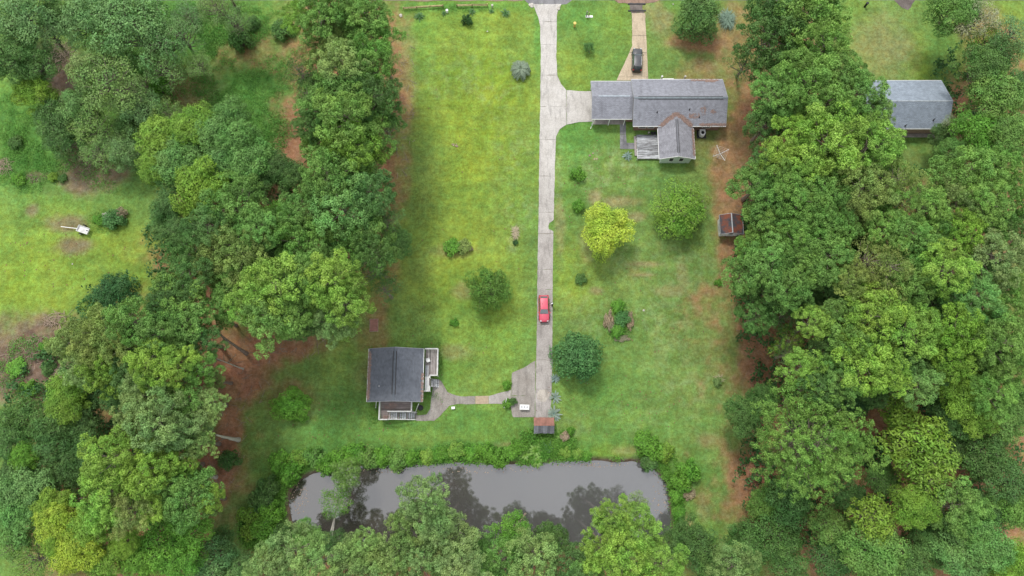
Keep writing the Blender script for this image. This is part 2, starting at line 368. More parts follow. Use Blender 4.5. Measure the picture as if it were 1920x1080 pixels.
n1 = fbm(GX, GY, 14, 1, 5)[..., None]; n2 = fbm(GX, GY, 3.0, 2, 5)[..., None]; n3 = fbm(GX, GY, 0.9, 3, 3)[..., None]
mow = fbm(GX*0.25, GY*2.4, 2.4, 12, 3)[..., None]
c3 = lambda *c: np.array(c)[None, None, :]
col = c3(0.14, 0.235, 0.055)*(0.85 + 0.3*n2)
def lay(col, c, w): w = np.clip(w, 0, 1)[..., None]; return col*(1-w) + c*w
col = lay(col, c3(0.225, 0.30, 0.034)*(0.85+0.3*n2), (yellow*0.78 + 0.75*(n1[...,0]-0.5) + 0.35*(n2[...,0]-0.5)))
col = lay(col, c3(0.10, 0.24, 0.05)*(0.8+0.4*n2), lush*0.85 + 0.5*(0.48-n1[...,0]))
col = lay(col, c3(0.155, 0.215, 0.07)*(0.85+0.3*n2), dull*0.55)
col = lay(col, c3(0.23, 0.29, 0.12)*(0.85+0.3*n3), pale*sstep(0.42, 0.66, n3[...,0])*0.9)
mott = fbm(GX, GY, 1.7, 61, 4)[..., None]; tuft = fbm(GX, GY, 4.5, 62, 4)[..., None]
col = col*(0.9 + 0.2*mow)*(1 + 0.42*(mott-.5))*(1 + c3(0.5, 0.22, 0.35)*(tuft-.5))
wn = sstep(0.35, 0.65, fbm(GX, GY, 1.6, 31, 4))
col = lay(col, c3(0.075, 0.19, 0.04)*(0.7+0.6*n3), wild*wn)
col = lay(col, c3(0.30, 0.235, 0.125)*(0.8+0.4*n3), bare*(0.55+0.5*n2[...,0]))
brown = bare*(GX < -56)
col = lay(col, c3(0.165, 0.115, 0.085)*(0.6+0.8*n3), brown*1.1)
sw = sstep(0.12, 0.85, straw + 0.75*(fbm(GX, GY, 1.5, 35, 4)-0.5) + 0.5*(n2[...,0]-0.5)*(straw > .02))*np.minimum(1, straw*3)
sw = np.clip(0.42*sw + 0.5*np.clip(straw, 0, 1)*(0.6 + 0.8*n2[...,0]), 0, 1)
col = lay(col, c3(0.32, 0.155, 0.095)*(0.8+0.4*n3), sw)
col = lay(col, c3(0.022, 0.018, 0.019)*(0.7+0.6*n3), char)
mudw = sstep(-0.9, -0.3, near + wob)
col = lay(col, c3(0.15, 0.11, 0.08)*(0.8+0.4*n3), mudw)

verts = np.stack([GX, GY, GZ], -1).reshape(-1, 3)
idx = np.arange(nx*ny).reshape(ny, nx)
quads = np.stack([idx[:-1,:-1], idx[:-1,1:], idx[1:,1:], idx[1:,:-1]], -1).reshape(-1, 4)
def npmesh(name, verts, quads, mats, attrs=None, k=4, colattr=None):
    me = bpy.data.meshes.new(name)
    me.vertices.add(len(verts)); me.vertices.foreach_set('co', np.ascontiguousarray(verts, np.float32).ravel())
    me.loops.add(len(quads)*k); me.loops.foreach_set('vertex_index', np.ascontiguousarray(quads, np.int32).ravel())
    me.polygons.add(len(quads)); me.polygons.foreach_set('loop_start', np.arange(0, len(quads)*k, k, dtype=np.int32))
    if attrs:
        for a, val in attrs.items():
            at = me.attributes.new(a, 'FLOAT', 'POINT'); at.data.foreach_set('value', np.ascontiguousarray(val, np.float32))
    if colattr is not None:
        at = me.attributes.new('col', 'FLOAT_COLOR', 'POINT')
        at.data.foreach_set('color', np.concatenate([colattr.reshape(-1, 3), np.ones((len(verts), 1))], 1).astype(np.float32).ravel())
    for m in mats: me.materials.append(m)
    me.update(calc_edges=True); me.validate()
    return me
def groundmat():
    m, nt, b = newmat('lawn_and_soil')
    at = nt.nodes.new('ShaderNodeAttribute'); at.attribute_name = 'col'
    f1 = ramp(nt, noise(nt, 2.2, 5, 0.7), [(0.34, 0.74), (0.66, 1.25)])
    f2 = ramp(nt, noise(nt, 9.0, 4, 0.75), [(0.25, 0.55), (0.75, 1.42)])
    c = mixc(nt, at.outputs['Color'], f1, 1.0, 'MULTIPLY'); c = mixc(nt, c, f2, 1.0, 'MULTIPLY')
    c = mixc(nt, c, ramp(nt, noise(nt, 0.75, 4, 0.65), [(0.36, 0.84), (0.64, 1.14)]), 1.0, 'MULTIPLY')
    hue = mixc(nt, (1.08, 1.0, 0.9), (0.9, 0.99, 1.08), ramp(nt, noise(nt, 1.1, 5, 0.65), [(0.36, 0.0), (0.64, 1.0)]))
    c = mixc(nt, c, hue, 1.0, 'MULTIPLY')
    nt.links.new(c, b.inputs['Base Color']); b.inputs['Roughness'].default_value = 1.0; b.inputs['Specular IOR Level'].default_value = 0.05
    bump(nt, b, noise(nt, 6.0, 6, 0.75), 0.9, 0.12)
    return m
M['ground'] = groundmat()
tag(link('ground', npmesh('ground', verts, quads, [M['ground']], colattr=col)), 'mown yellow green lawn with straw and bare earth under the woods', kind='structure')

# pond water
def watermat():
    m, nt, b = newmat('murky_pond_water')
    f = noise(nt, 0.12, 4, 0.5)
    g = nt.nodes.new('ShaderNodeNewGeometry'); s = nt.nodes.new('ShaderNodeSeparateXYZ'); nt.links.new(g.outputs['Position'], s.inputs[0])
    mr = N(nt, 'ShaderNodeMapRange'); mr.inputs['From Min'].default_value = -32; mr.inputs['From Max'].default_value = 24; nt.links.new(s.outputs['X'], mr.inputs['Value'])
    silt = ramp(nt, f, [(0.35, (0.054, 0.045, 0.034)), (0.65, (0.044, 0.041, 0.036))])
    nt.links.new(mixc(nt, silt, (0.092, 0.092, 0.092), mr.outputs[0]), b.inputs['Base Color'])  # paler towards +x: brighter sky reflection painted into the water colour
    b.inputs['Roughness'].default_value = 0.04; b.inputs['IOR'].default_value = 2.35
    bump(nt, b, noise(nt, 1.6, 3), 0.03, 0.02)
    return m
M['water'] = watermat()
wx = [p[0] for p in POND]; wy = [p[1] for p in POND]
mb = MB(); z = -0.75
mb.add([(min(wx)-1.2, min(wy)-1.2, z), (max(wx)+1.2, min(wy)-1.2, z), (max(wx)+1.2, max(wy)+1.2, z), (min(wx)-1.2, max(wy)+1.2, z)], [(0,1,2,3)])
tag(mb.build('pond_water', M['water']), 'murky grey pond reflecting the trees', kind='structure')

# a strip of paving cut into slabs: each slab an object
def clip(poly, a, b, c, keep):
    """keep the side a*x+b*y<=c (keep=1) or >=c (keep=-1) of a convex or simple polygon"""
    out = []; n = len(poly)
    for i in range(n):
        p, q = poly[i], poly[(i+1) % n]
        dp, dq = keep*(a*p[0]+b*p[1]-c), keep*(a*q[0]+b*q[1]-c)
        if dp <= 0: out.append(p)
        if (dp < 0 < dq) or (dq < 0 < dp):
            t = dp/(dp-dq); out.append((p[0]+(q[0]-p[0])*t, p[1]+(q[1]-p[1])*t))
    return out
def px(l): return [P(u, v) for u, v in l]
def rough(poly, step=0.6, amp=0.05):
    """grass creeping over the edge: an uneven outline"""
    out = []; n = len(poly)
    for i in range(n):
        (ax, ay), (bx, by) = poly[i], poly[(i+1) % n]; L = math.hypot(bx-ax, by-ay); k = max(1, int(L/step))
        for j in range(k):
            t = j/k; w = 0 if j == 0 else rnd.uniform(-amp, amp)
            out.append((ax+(bx-ax)*t - (by-ay)/max(L,1e-6)*w, ay+(by-ay)*t + (bx-ax)/max(L,1e-6)*w))
    return out
def slabs(parent, poly, cuts_v, mat, z=0.05, name='concrete_slab', gap=0.035, amp=0.05, mats=None):
    ys = [P(1000, v)[1] for v in cuts_v]; ys = sorted(ys, reverse=True)
    edges = [1e3] + ys + [-1e3]
    for i in range(len(edges)-1):
        q = clip(clip(poly, 0, 1, edges[i]-gap/2, 1), 0, 1, edges[i+1]+gap/2, -1)
        if len(q) >= 3:
            MB().prism(rough(q, 0.6, amp), -0.1, z + rnd.uniform(-.006, .006)).build(name, mats[i] if mats else mat, parent)

road = empty('road', (0, 0, 0), kind='structure', label='grey road across the top edge with dirt verge')
MB().add([(-300, P(960,-1)[1]-0.15, .03), (300, P(960,-1)[1]-0.15, .03), (300, P(960,-70)[1], .03), (-300, P(960,-70)[1], .03)], [(0,1,2,3)]).build('asphalt', M['asphalt'], road)
mb = MB(); q = rough(px([(984,1),(992,8),(1062,8),(1072,1),(1072,-3),(984,-3)]), 0.8, 0.1); mb.add([(x,y,.036) for x,y in q][::-1], [tuple(range(len(q)))]); mb.build('apron', M['asphalt'], road)
mb = MB(); q = rough(px([(1150,-1),(1160,6),(1182,8),(1208,7),(1226,5),(1240,-1),(1240,-4),(1150,-4)]), 0.8, 0.15); mb.add([(x,y,.032) for x,y in q][::-1], [tuple(range(len(q)))]); mb.build('dirt_verge', M['verge'], road)
mb = MB(); q = rough(px([(1672,-3),(1680,4),(1690,14),(1702,19),(1708,14),(1714,3),(1718,-3)]), 0.6, 0.15); mb.add([(x,y,.032) for x,y in q][::-1], [tuple(range(len(q)))]); mb.build('gravel_turnout', M['gravel'], road)
mb = MB(); q = rough(px([(700,-1),(980,0),(980,1.5),(700,2)]), 1.5, 0.12); mb.add([(x,y,.024) for x,y in q][::-1], [tuple(range(len(q)))]); mb.build('shoulder', M['verge'], road)
cul = empty('culvert', (*P(1194, 15), 0), kind='structure', label='dark gravel culvert crossing between the road and tan driveway')
cx, cy = P(1194, 15)
q = rough([(a-cx, b-cy) for a, b in px([(1178,6),(1206,6),(1204,14),(1208,24),(1184,25),(1181,16)])], 0.5, 0.15)
MB().prism(q, -0.1, 0.045).build('gravel_bed', M['gravel'], cul)
for y in (-0.55, 0.75): MB().tube((-1.5, y, 0.0), (1.5, y, 0.0), 0.16, n=10).build('drain_pipe', M['dark'], cul)

drv = empty('driveway', (0, 0, 0), kind='structure', label='long grey concrete driveway running from the road to the pond')
DR = px([(993,8),(1001,12),(1009,32),(1013,50),(1014,100),(1013,200),(1011,300),(1010,400),(1008,500),(1007,600),(1005,690),(1003.5,783),(1031,783),
         (1034,740),(1035.5,690),(1036,600),(1036.5,500),(1037.5,434),(1033,431),(1029,430),(1028,424),(1030,418),(1035,415),(1038.2,412),(1038.3,400),(1041,300),(1042.5,256),(1049,243),(1062,234),(1062,170),(1052,158),(1045,142),(1043,110),(1044,60),(1044,30),(1047,16),(1053,8)])
def inset_mesh(name, poly, z, mat, parent):
    MB().prism(poly, -0.12, z).build(name, mat, parent)
inset_mesh('joint_bed', DR, 0.02, M['joint'], drv)
cuts = [41, 84, 141, 200, 262, 330, 398, 438, 471, 505, 543, 608, 675, 730]
slabs(drv, DR, cuts, M['drive'], mats=[M['drive']]*16)
sp = rough(px([(1006,738),(1012,731),(1024,730),(1031,737),(1028,746),(1022,754),(1010,752)]), .5, .12)
MB().prism(sp, .04, .056).build('pale_patch', M['pale_concrete'], drv)
AP = px([(1062.6,169.3),(1085,171),(1140,172),(1140,227),(1108,228),(1085,229),(1062.6,233.7)])
slabs(drv, AP, [], M['drive'], z=0.052)
pad = empty('parking_pad', (0, 0, 0), kind='structure', label='stained concrete turning pad beside the driveway end')
PD = px([(1004,676),(995,681),(982,689.5),(960,699),(959.5,715),(959,731),(957,757),(960,777),(962,782),(1002.6,782)])
slabs(pad, PD, [742], M['drive_old'], z=0.045)
path = empty('garden_path', (0, 0, 0), kind='structure', label='concrete path curving from the pad to the cottage')
PA = px([(958.5,731),(941,735.5),(916.5,742.5),(916.5,757),(941,757.5),(957,757)])
PB = px([(891,743),(863,743),(848,739),(839,735),(833,724),(827,714),(821,711),(813,714),(811,733),(809,745),(807,766),(800,777),(780,779),(780,789),(814,789),(826,779),(842,761),(857,757.5),(891,757.5)])
MB().prism(rough(PA, .6, .04), -.1, .048).build('concrete_slab', M['drive'], path)
MB().prism(px([(891.5,742.5),(916,742.2),(916,757.4),(891.5,757.6)]), -.1, .043).build('sandstone_slab', M['tanstone'], path)
MB().prism(rough(PB, .6, .05), -.1, .05).build('concrete_slab', M['drive_old'], path)
d2 = empty('tan_driveway', (0, 0, 0), kind='structure', label='tan concrete driveway widening towards the brick house')
TD = px([(1184.5,25),(1209.5,25),(1210.5,50),(1212,75),(1214,120),(1215.5,151),(1156,151),(1163,135),(1171,119),(1185.5,86),(1185,50)])
inset_mesh('joint_bed', TD, 0.02, M['joint'], d2)
slabs(d2, TD, [67, 99, 144.5], M['tan'], gap=0.06)
wk = empty('house_walkway', (0, 0, 0), kind='structure', label='dark stained concrete walkway from the carport to the deck')
MB().prism(px([(1162,222),(1173,222),(1173.5,252),(1162.5,252)]), -.1, .05).build('concrete_slab', M['walk'], wk)
MB().prism(px([(1162.5,252.6),(1173.6,252.6),(1175,268),(1191,268.5),(1191,279.5),(1162.5,279.5)]), -.1, .055).build('concrete_slab', M['walk'], wk)
# ------------------------------------------------------------------ buildings
def wb(mb, name, mat, parent, root, **k):
    ox, oy, oz = root.location; mb.v = [(x-ox, y-oy, z-oz) for x, y, z in mb.v]
    return mb.build(name, mat, parent, **k)
def straw_patch(root, parent, spots, zf, name='pine_straw', n=90):
    """loose needles lying on a roof: many thin slivers"""
    mb = MB()
    for (x, y, rx, ry) in spots:
        for _ in range(int(n*rx*ry) + 14):
            t, r = rnd.uniform(0, 6.28), math.sqrt(rnd.random())
            px_, py_ = x + rx*r*math.cos(t), y + ry*r*math.sin(t); a = rnd.uniform(0, 3.14); l = rnd.uniform(.12, .28); w = .03
            dx, dy = math.cos(a)*l, math.sin(a)*l; ex, ey = -math.sin(a)*w, math.cos(a)*w
            pts = [(px_-dx-ex, py_-dy-ey), (px_+dx-ex, py_+dy-ey), (px_+dx+ex, py_+dy+ey), (px_-dx+ex, py_-dy+ey)]
            zz = rnd.uniform(.012, .05)
            mb.add([(a_, b_, zf(a_, b_) + zz) for a_, b_ in pts], [(0, 1, 2, 3)])
    o = wb(mb, name, M['roof_straw'], parent, root); o['kind'] = 'stuff'; return o
def window(root, wall, x, y, w, h, z, face, trim='white', glass='dark'):
    """a framed window on a wall that faces -y ('s'), +y ('n'), -x ('w') or +x ('e')"""
    sgn = {'s': (0,-1), 'n': (0,1), 'w': (-1,0), 'e': (1,0)}[face]
    def bx(mb, a0, a1, z0, z1, d0, d1):
        if sgn[1]: ys = sorted((y+sgn[1]*d0, y+sgn[1]*d1)); mb.box(x+a0, x+a1, ys[0], ys[1], z0, z1)
        else: xs = sorted((x+sgn[0]*d0, x+sgn[0]*d1)); mb.box(xs[0], xs[1], y+a0, y+a1, z0, z1)
    f = MB()
    for a0, a1, z0, z1 in ((-w/2-.07,-w/2,z-.07,z+h+.07),(w/2,w/2+.07,z-.07,z+h+.07),(-w/2,w/2,z-.07,z),(-w/2,w/2,z+h,z+h+.07)): bx(f, a0, a1, z0, z1, -.01, .05)
    o = wb(f, 'window', M[trim], wall, root)
    p = MB(); bx(p, -w/2, w/2, z, z+h, -.01, .02); wb(p, 'pane', M[glass], wall, root)
    return o
def gable(root, axis, a0, a1, e0, e1, r0, ze, zr, mat, ridge_mat, trim='white', barge='galv', t=0.14, ridge=None, vent=None, name='roof'):
    """gable roof: ridge runs along axis; a0..a1 along it, eaves at e0 and e1, ridge at r0"""
    pt = (lambda a, b, z: (a, b, z)) if axis == 'X' else (lambda a, b, z: (b, a, z))
    rf = MB()
    q1 = [pt(a0, e0, ze), pt(a1, e0, ze), pt(a1, r0, zr), pt(a0, r0, zr)]
    q2 = [pt(a0, r0, zr), pt(a1, r0, zr), pt(a1, e1, ze), pt(a0, e1, ze)]
    if axis == 'Y': q1.reverse(); q2.reverse()
    rf.slab(q1, t); rf.slab(q2, t)
    roof = wb(rf, name, mat, root, root)
    for e, s in ((e0, -1), (e1, 1)):
        tr = MB(); b = sorted((e + s*0.01, e + s*0.07))
        if axis == 'X': tr.box(a0, a1, b[0], b[1], ze-.2, ze-.02)
        else: tr.box(b[0], b[1], a0, a1, ze-.2, ze-.02)
        wb(tr, 'gutter', M[trim], root, root)
    for a, s in ((a0, -1), (a1, 1)):
        for e in (e0, e1):
            bb = MB(); A, B = (a + s*.003, a + s*.05)
            bb.add([pt(A, e, ze-.2), pt(B, e, ze-.2), pt(B, r0, zr-.2), pt(A, r0, zr-.2), pt(A, e, ze-.01), pt(B, e, ze-.01), pt(B, r0, zr-.01), pt(A, r0, zr-.01)],
                   [(0,3,2,1),(4,5,6,7),(0,1,5,4),(1,2,6,5),(2,3,7,6),(3,0,4,7)])
            wb(bb, 'bargeboard', M[barge], root, root)
    if ridge:
        w, m0, m1 = ridge; rg = MB(); sl = (zr-ze)/abs(r0-e0)
        rg.slab([pt(m0, r0-w, zr-w*sl+.035), pt(m1, r0-w, zr-w*sl+.035), pt(m1, r0, zr+.045), pt(m0, r0, zr+.045)], .03)
        rg.slab([pt(m0, r0, zr+.045), pt(m1, r0, zr+.045), pt(m1, r0+w, zr-w*sl+.035), pt(m0, r0+w, zr-w*sl+.035)], .03)
        wb(rg, 'ridge_cap', M[ridge_mat], roof, root)
    if vent:
        w, m0, m1 = vent; rg = MB(); sl = (zr-ze)/abs(r0-e0)
        for s in (-1, 1):
            rg.slab([pt(m0, r0+s*w-.055, zr-w*sl+.06), pt(m1, r0+s*w-.055, zr-w*sl+.06), pt(m1, r0+s*w+.055, zr-w*sl+.06), pt(m0, r0+s*w+.055, zr-w*sl+.06)], .05)
        wb(rg, 'ridge_vent', M['dark'], roof, root)
    return roof
def walls(root, x0, x1, y0, y1, z0, z1, mat, name='wall', gable_axis=None, zr=None):
    m = MB(); t = .16
    m.box(x0, x1, y0, y0+t, z0, z1); m.box(x0, x1, y1-t, y1, z0, z1); m.box(x0, x0+t, y0+t, y1-t, z0, z1); m.box(x1-t, x1, y0+t, y1-t, z0, z1)
    if gable_axis == 'X':
        for x in (x0, x1-t): m.add([(x,y0,z1),(x,y1,z1),(x,(y0+y1)/2,zr),(x+t,y0,z1),(x+t,y1,z1),(x+t,(y0+y1)/2,zr)], [(0,2,1),(3,4,5),(0,1,4,3),(1,2,5,4),(2,0,3,5)])
    if gable_axis == 'Y':
        for y in (y0, y1-t): m.add([(x0,y,z1),(x1,y,z1),((x0+x1)/2,y,zr),(x0,y+t,z1),(x1,y+t,z1),((x0+x1)/2,y+t,zr)], [(0,1,2),(3,5,4),(0,3,4,1),(1,4,5,2),(2,5,3,0)])
    return wb(m, name, mat, root, root)
def pipe(root, roof, x, y, z, h=.4, r=.06, mat='dark'):
    m = MB(); m.tube((x, y, z-.05), (x, y, z+h), r, n=8); m.lathe([(r*2.2, z-.02), (r*2.0, z+.04), (r, z+.08)], (x, y), 10)
    wb(m, 'vent_pipe', M[mat], roof, root)

# ---- brick house with carport and rear wing
hs = empty('brick_house', (26.8, 55.2, 0), 0, 'long brick house with grey shingle roof, carport end and rear wing', 'house')
mainz = lambda x, y: 2.7 + (1.95*(y-51.23)/3.97 if y < 55.2 else 1.95*(59.45-y)/4.25)
w = walls(hs, 19.95, 33.8, 51.75, 58.9, 0, 2.62, M['brick'], 'brick_wall', 'X', 4.4)
rf = gable(hs, 'X', 19.42, 34.33, 51.23, 59.45, 55.2, 2.7, 4.65, M['roof_x'], 'ridge_blue', ridge=(.16, 19.45, 34.3), vent=(.22, 20.1, 33.6))
for u, v in ((1232, 211), (1292, 207), (1312, 218.5)):
    x, y = P(u, v, 3.6); pipe(hs, rf, x, y, mainz(x, y))
x, y = P(1284, 213, 3.5)
straw_patch(hs, rf, [(*P(1317.5, 208, 3.6), .45, .65), (*P(1304, 218, 3.4), .85, .4), (*P(1297, 217, 3.4), .4, .3), (*P(1337, 210, 3.6), .35, .3)], mainz, n=26)
straw_patch(hs, rf, [(30.4 + i*.45, 51.42, .3, .13) for i in range(9)] + [(29.4 + i*.4, 59.25, .3, .13) for i in range(11)] + [(31.6 + i*.3, 59.1, .3, .25) for i in range(5)], mainz, n=26)
for x, ww in ((21.2, 1.1), (22.6, .9)): window(hs, w, x, 51.75, ww, 1.2, .95, 's')
window(hs, w, 31.6, 51.75, 1.2, 1.1, 1.0, 's')
for x in (21.5, 24.3, 29.0, 31.8): window(hs, w, x, 58.9, 1.3, 1.3, .8, 'n')
window(hs, w, 33.8, 55.3, 1.0, 1.2, 1.0, 'e')
m = MB(); m.box(26.4, 27.3, 58.9, 58.96, .12, 2.1); wb(m, 'door', M['white'], hs, hs)
m = MB(); m.box(25.6, 28.1, 58.9, 60.3, 0, .16); wb(m, 'front_step', M['drive'], hs, hs)
# carport
cpz = lambda x, y: 2.55 + 1.5*(1 - abs(y-55.85)/3.3)
cp = gable(hs, 'X', 12.86, 19.36, 52.55, 59.2, 55.82, 2.55, 4.0, M['roof_x'], 'ridge_pale', ridge=(.12, 13.9, 18.9), name='carport_roof')
for x in (13.15, 15.8, 18.3):
    m = MB(); m.box(x-.06, x+.06, 52.62, 52.74, 0, 2.45); wb(m, 'carport_post', M['white'], hs, hs)
for x in (13.1, 16.2):
    m = MB(); m.box(x-.06, x+.06, 59.0, 59.12, 0, 2.45); wb(m, 'carport_post', M['white'], hs, hs)
m = MB(); m.box(18.5, 19.94, 53.3, 58.9, 0, 2.5); wb(m, 'storage_room', M['brick'], hs, hs)
m = MB(); m.box(13.2, 18.5, 52.8, 59.1, .02, .06); wb(m, 'carport_floor', M['drive_old'], hs, hs)
m = MB(); m.tube((13.05, 52.35, .05), (13.35, 52.5, 2.35), .05); m.tube((13.05, 52.35, .08), (12.9, 52.0, .08), .05); wb(m, 'downspout', M['white'], hs, hs)
# rear wing
wy0 = 45.72
wr = MB(); xe0, xe1, xr, ze, zr = 23.45, 29.15, 26.28, 2.42, 3.5
yi = 51.23 + (zr - 2.7)*3.97/1.95 + .02; ye = 51.23 - .1
wr.slab([(xe0, wy0, ze), (xr, wy0, zr), (xr, yi, zr+.02), (xe0, ye, ze)], .12)
wr.slab([(xr, wy0, zr), (xe1, wy0, ze), (xe1, ye, ze), (xr, yi, zr+.02)], .12)
wroof = wb(wr, 'wing_roof', M['roof_y'], hs, hs)
m = MB(); m.box(xe0-.08, xe0-.01, wy0, ye-.2, ze-.16, ze-.02); m.box(xe1+.01, xe1+.08, wy0, ye-.2, ze-.16, ze-.02)
for a, b in (((xe0, ze), (xr, zr)), ((xe1, ze), (xr, zr))):
    m.add([(a[0], wy0-.05, a[1]-.18), (b[0], wy0-.05, b[1]-.18), (b[0], wy0-.05, b[1]+.02), (a[0], wy0-.05, a[1]+.02), (a[0], wy0-.004, a[1]-.18), (b[0], wy0-.004, b[1]-.18), (b[0], wy0-.004, b[1]+.02), (a[0], wy0-.004, a[1]+.02)],
          [(0,1,2,3),(7,6,5,4),(0,4,5,1),(1,5,6,2),(2,6,7,3),(3,7,4,0)])
wb(m, 'wing_trim', M['white'], hs, hs)
m = MB(); m.box(xr-.03, xr+.03, wy0+.5, yi-.8, zr+.01, zr+.07); wb(m, 'ridge_cap', M['ridge'], wroof, hs)
for a in (xr-.14, xr+.2):
    m = MB(); m.box(a-.04, a+.04, wy0+.6, yi-.8, zr-.1, zr+.005); wb(m, 'ridge_vent', M['dark'], wroof, hs)
ww = walls(hs, 23.95, 28.72, 45.98, 51.7, 0, 2.36, M['mint'], 'wing_wall')
m = MB(); m.add([(23.95,45.98,2.36),(28.72,45.98,2.36),(26.33,45.98,3.28),(23.95,46.1,2.36),(28.72,46.1,2.36),(26.33,46.1,3.28)], [(0,1,2),(3,5,4),(0,3,4,1),(1,4,5,2),(2,5,3,0)]); wb(m, 'gable', M['mint'], hs, hs)
for x in (25.55, 27.15): window(hs, ww, x, 45.98, .62, 1.15, .95, 's')
window(hs, ww, 28.72, 48.5, .9, 1.1, 1.0, 'e')
m = MB(); m.box(23.86, 23.94, 47.8, 48.7, .5, 2.3); wb(m, 'door', M['white'], hs, hs)
vl = lambda x, y: max(2.74 + (y-51.23)*.491, 0)
straw_patch(hs, rf, [(24.0 + (xr-.2-24.0)*t, 51.35 + (yi-51.35)*t, .26, .26) for t in np.linspace(0, 1, 14)] + [(28.7 + (xr+.2-28.7)*t, 51.35 + (yi-51.35)*t, .27, .27) for t in np.linspace(0, 1, 14)], lambda x, y: max(vl(x, y), ze + (zr-ze)*(1-abs(x-xr)/2.85)) + .01, n=34)
straw_patch(hs, wroof, [(29.02, 46.4 + i*.42, .1, .24) for i in range(11)], lambda x, y: ze + .03 + (29.15-x)*.38, n=36)
# side deck of the house: boards run east-west
dk = empty('house_deck', (22.0, 48.8, 0), 0, 'peeling white wooden deck in the corner of the rear wing', 'deck')
nb_ = 26; y0, y1 = 46.6, 50.75
for i in range(nb_):
    a = y0 + (y1-y0)*i/nb_; m = MB(); m.box(20.35 - (0 if i % 3 else .08), 23.85, a+.012, a+(y1-y0)/nb_-.012, .44+rnd.uniform(-.006,.006), .49); wb(m, 'plank', M['deck_w'], dk, dk)
m = MB()
for y in (46.62, 48.6, 50.7): m = MB(); m.box(20.4, 23.8, y-.05, y+.05, .26, .43); wb(m, 'beam', M['deck_g'], dk, dk)
for x in (20.45, 22.1, 23.7):
    for y in (46.62, 50.7): m = MB(); m.box(x-.06, x+.06, y-.058, y+.058, 0, .258); wb(m, 'deck_post', M['deck_g'], dk, dk)
m = MB(); m.box(19.95, 20.33, 47.2, 50.6, .1, .24); wb(m, 'step', M['deck_g'], dk, dk)
m = MB()
for y in (46.5, 48.0): m.box(20.2, 20.28, y, y+.08, .0, 1.0)
m.box(20.2, 20.28, 46.58, 48.0, .92, .99); wb(m, 'rail', M['dirtywhite'], dk, dk)
# porch clutter by the deck
m = empty('potted_plants', (22.9, 51.2, 0), 0, 'cluster of dark pots against the brick wall beside the deck', 'pots')
for i, (a, b, r) in enumerate(((0, 0, .2), (-.5, .05, .16), (.45, -.05, .24), (.1, -.35, .15))):
    MB().lathe([(r*.7, 0), (r, .35), (r*.9, .36), (r*.8, .3)], (a, b), 10).build('pot', M['dark' if i != 1 else 'stone'], m)
# air conditioner
ac = empty('air_conditioner', (*P(1315, 252), 0), 0, 'white outdoor cooling unit with black fan behind the brick house', 'air conditioner')
MB().box(-.75, .75, -.72, .75, 0, .07).build('pad', M['dark'], ac)  # dark sheet round the cabinet: its ground shadow put into the colour
MB().prism([(-.46,.5),(-.46,-.2),(-.3,-.52),(0,-.62),(.3,-.52),(.46,-.2),(.46,.5)], .07, .95).build('cabinet', M['white'], ac, bevel=.03)
m = MB(); m.lathe([(.27, .953), (.27, .985), (.24, .985), (.24, .953)], (0, -.12), 20); m.build('fan_ring', M['dark'], ac)
m = MB()
for k in range(5):
    t = k*1.2566; m.add([(0, -.12, .97), (.23*math.cos(t), -.12+.23*math.sin(t), .975), (.23*math.cos(t+.7), -.12+.23*math.sin(t+.7), .962)], [(0,1,2)])
m.lathe([(.07, .955), (.07, .98)], (0, -.12), 10); m.build('fan', M['black'], ac)

# ---- neighbour's building behind the pines
ng = empty('grey_outbuilding', (62.8, 55, 0), 0, 'long pale grey blue shingled building half hidden behind the pines', 'building')
walls(ng, 56.4, 69.35, 51.2, 58.8, 0, 2.72, M['brick_tan'], 'brick_wall', 'X', 4.6)
nr = gable(ng, 'X', 55.9, 69.9, 50.75, 59.2, 54.5, 2.8, 4.9, M['roof_nb'], 'ridge_pale', ridge=(.13, 55.95, 69.85))
for u, v in ((1699, 234.5), (1749, 226)):
    x, y = P(u, v, 3.3); pipe(ng, nr, x, y, 2.8 + 2.1*(y-50.75)/3.75, .5, .07)
m = MB(); m.box(60.5, 69.2, 50.5, 51.15, 0, .1); wb(m, 'footing', M['drive_old'], ng, ng)

# ---- cottage by the pond
ct = empty('cottage', (-17.1, 11.2, 0), 0, 'raised cottage with dark grey gable roof near the pond', 'cottage')
fl = 1.55
walls(ct, -20.75, -13.55, 7.85, 14.75, fl, 3.42, M['white'], 'wall', 'Y', 4.95)
m = MB()
for x in (-20.6, -18.3, -16.0, -13.7):
    for y in (8.0, 11.3, 14.6): m = MB(); m.box(x-.15, x+.15, y-.15, y+.15, 0, fl-.2); wb(m, 'pier', M['stone'], ct, ct)
m = MB(); m.box(-20.75, -13.55, 7.85, 14.75, fl-.2, fl-.004); wb(m, 'floor', M['deck_g'], ct, ct)
cr_ = gable(ct, 'Y', 7.38, 15.15, -21.18, -13.08, -17.05, 3.5, 5.2, M['roof_cot'], 'ridge_cot', ridge=(.14, 7.45, 15.1), vent=(.23, 8.3, 14.6))
straw_patch(ct, cr_, [(-21.0, 8.0 + i*.4, .17, .3) for i in range(17)], lambda x, y: 3.52 + (x+21.18)*.41, n=48)
straw_patch(ct, cr_, [(-13.14, 7.6 + i*.62, .06, .2) for i in range(7)], lambda x, y: 3.52 + (-13.08-x)*.42, n=30)
x, y = P(711, 724, 4.2); pipe(ct, cr_, x, y, 3.5 + 1.7*(x+21.18)/4.13, .35, .06, 'galv')
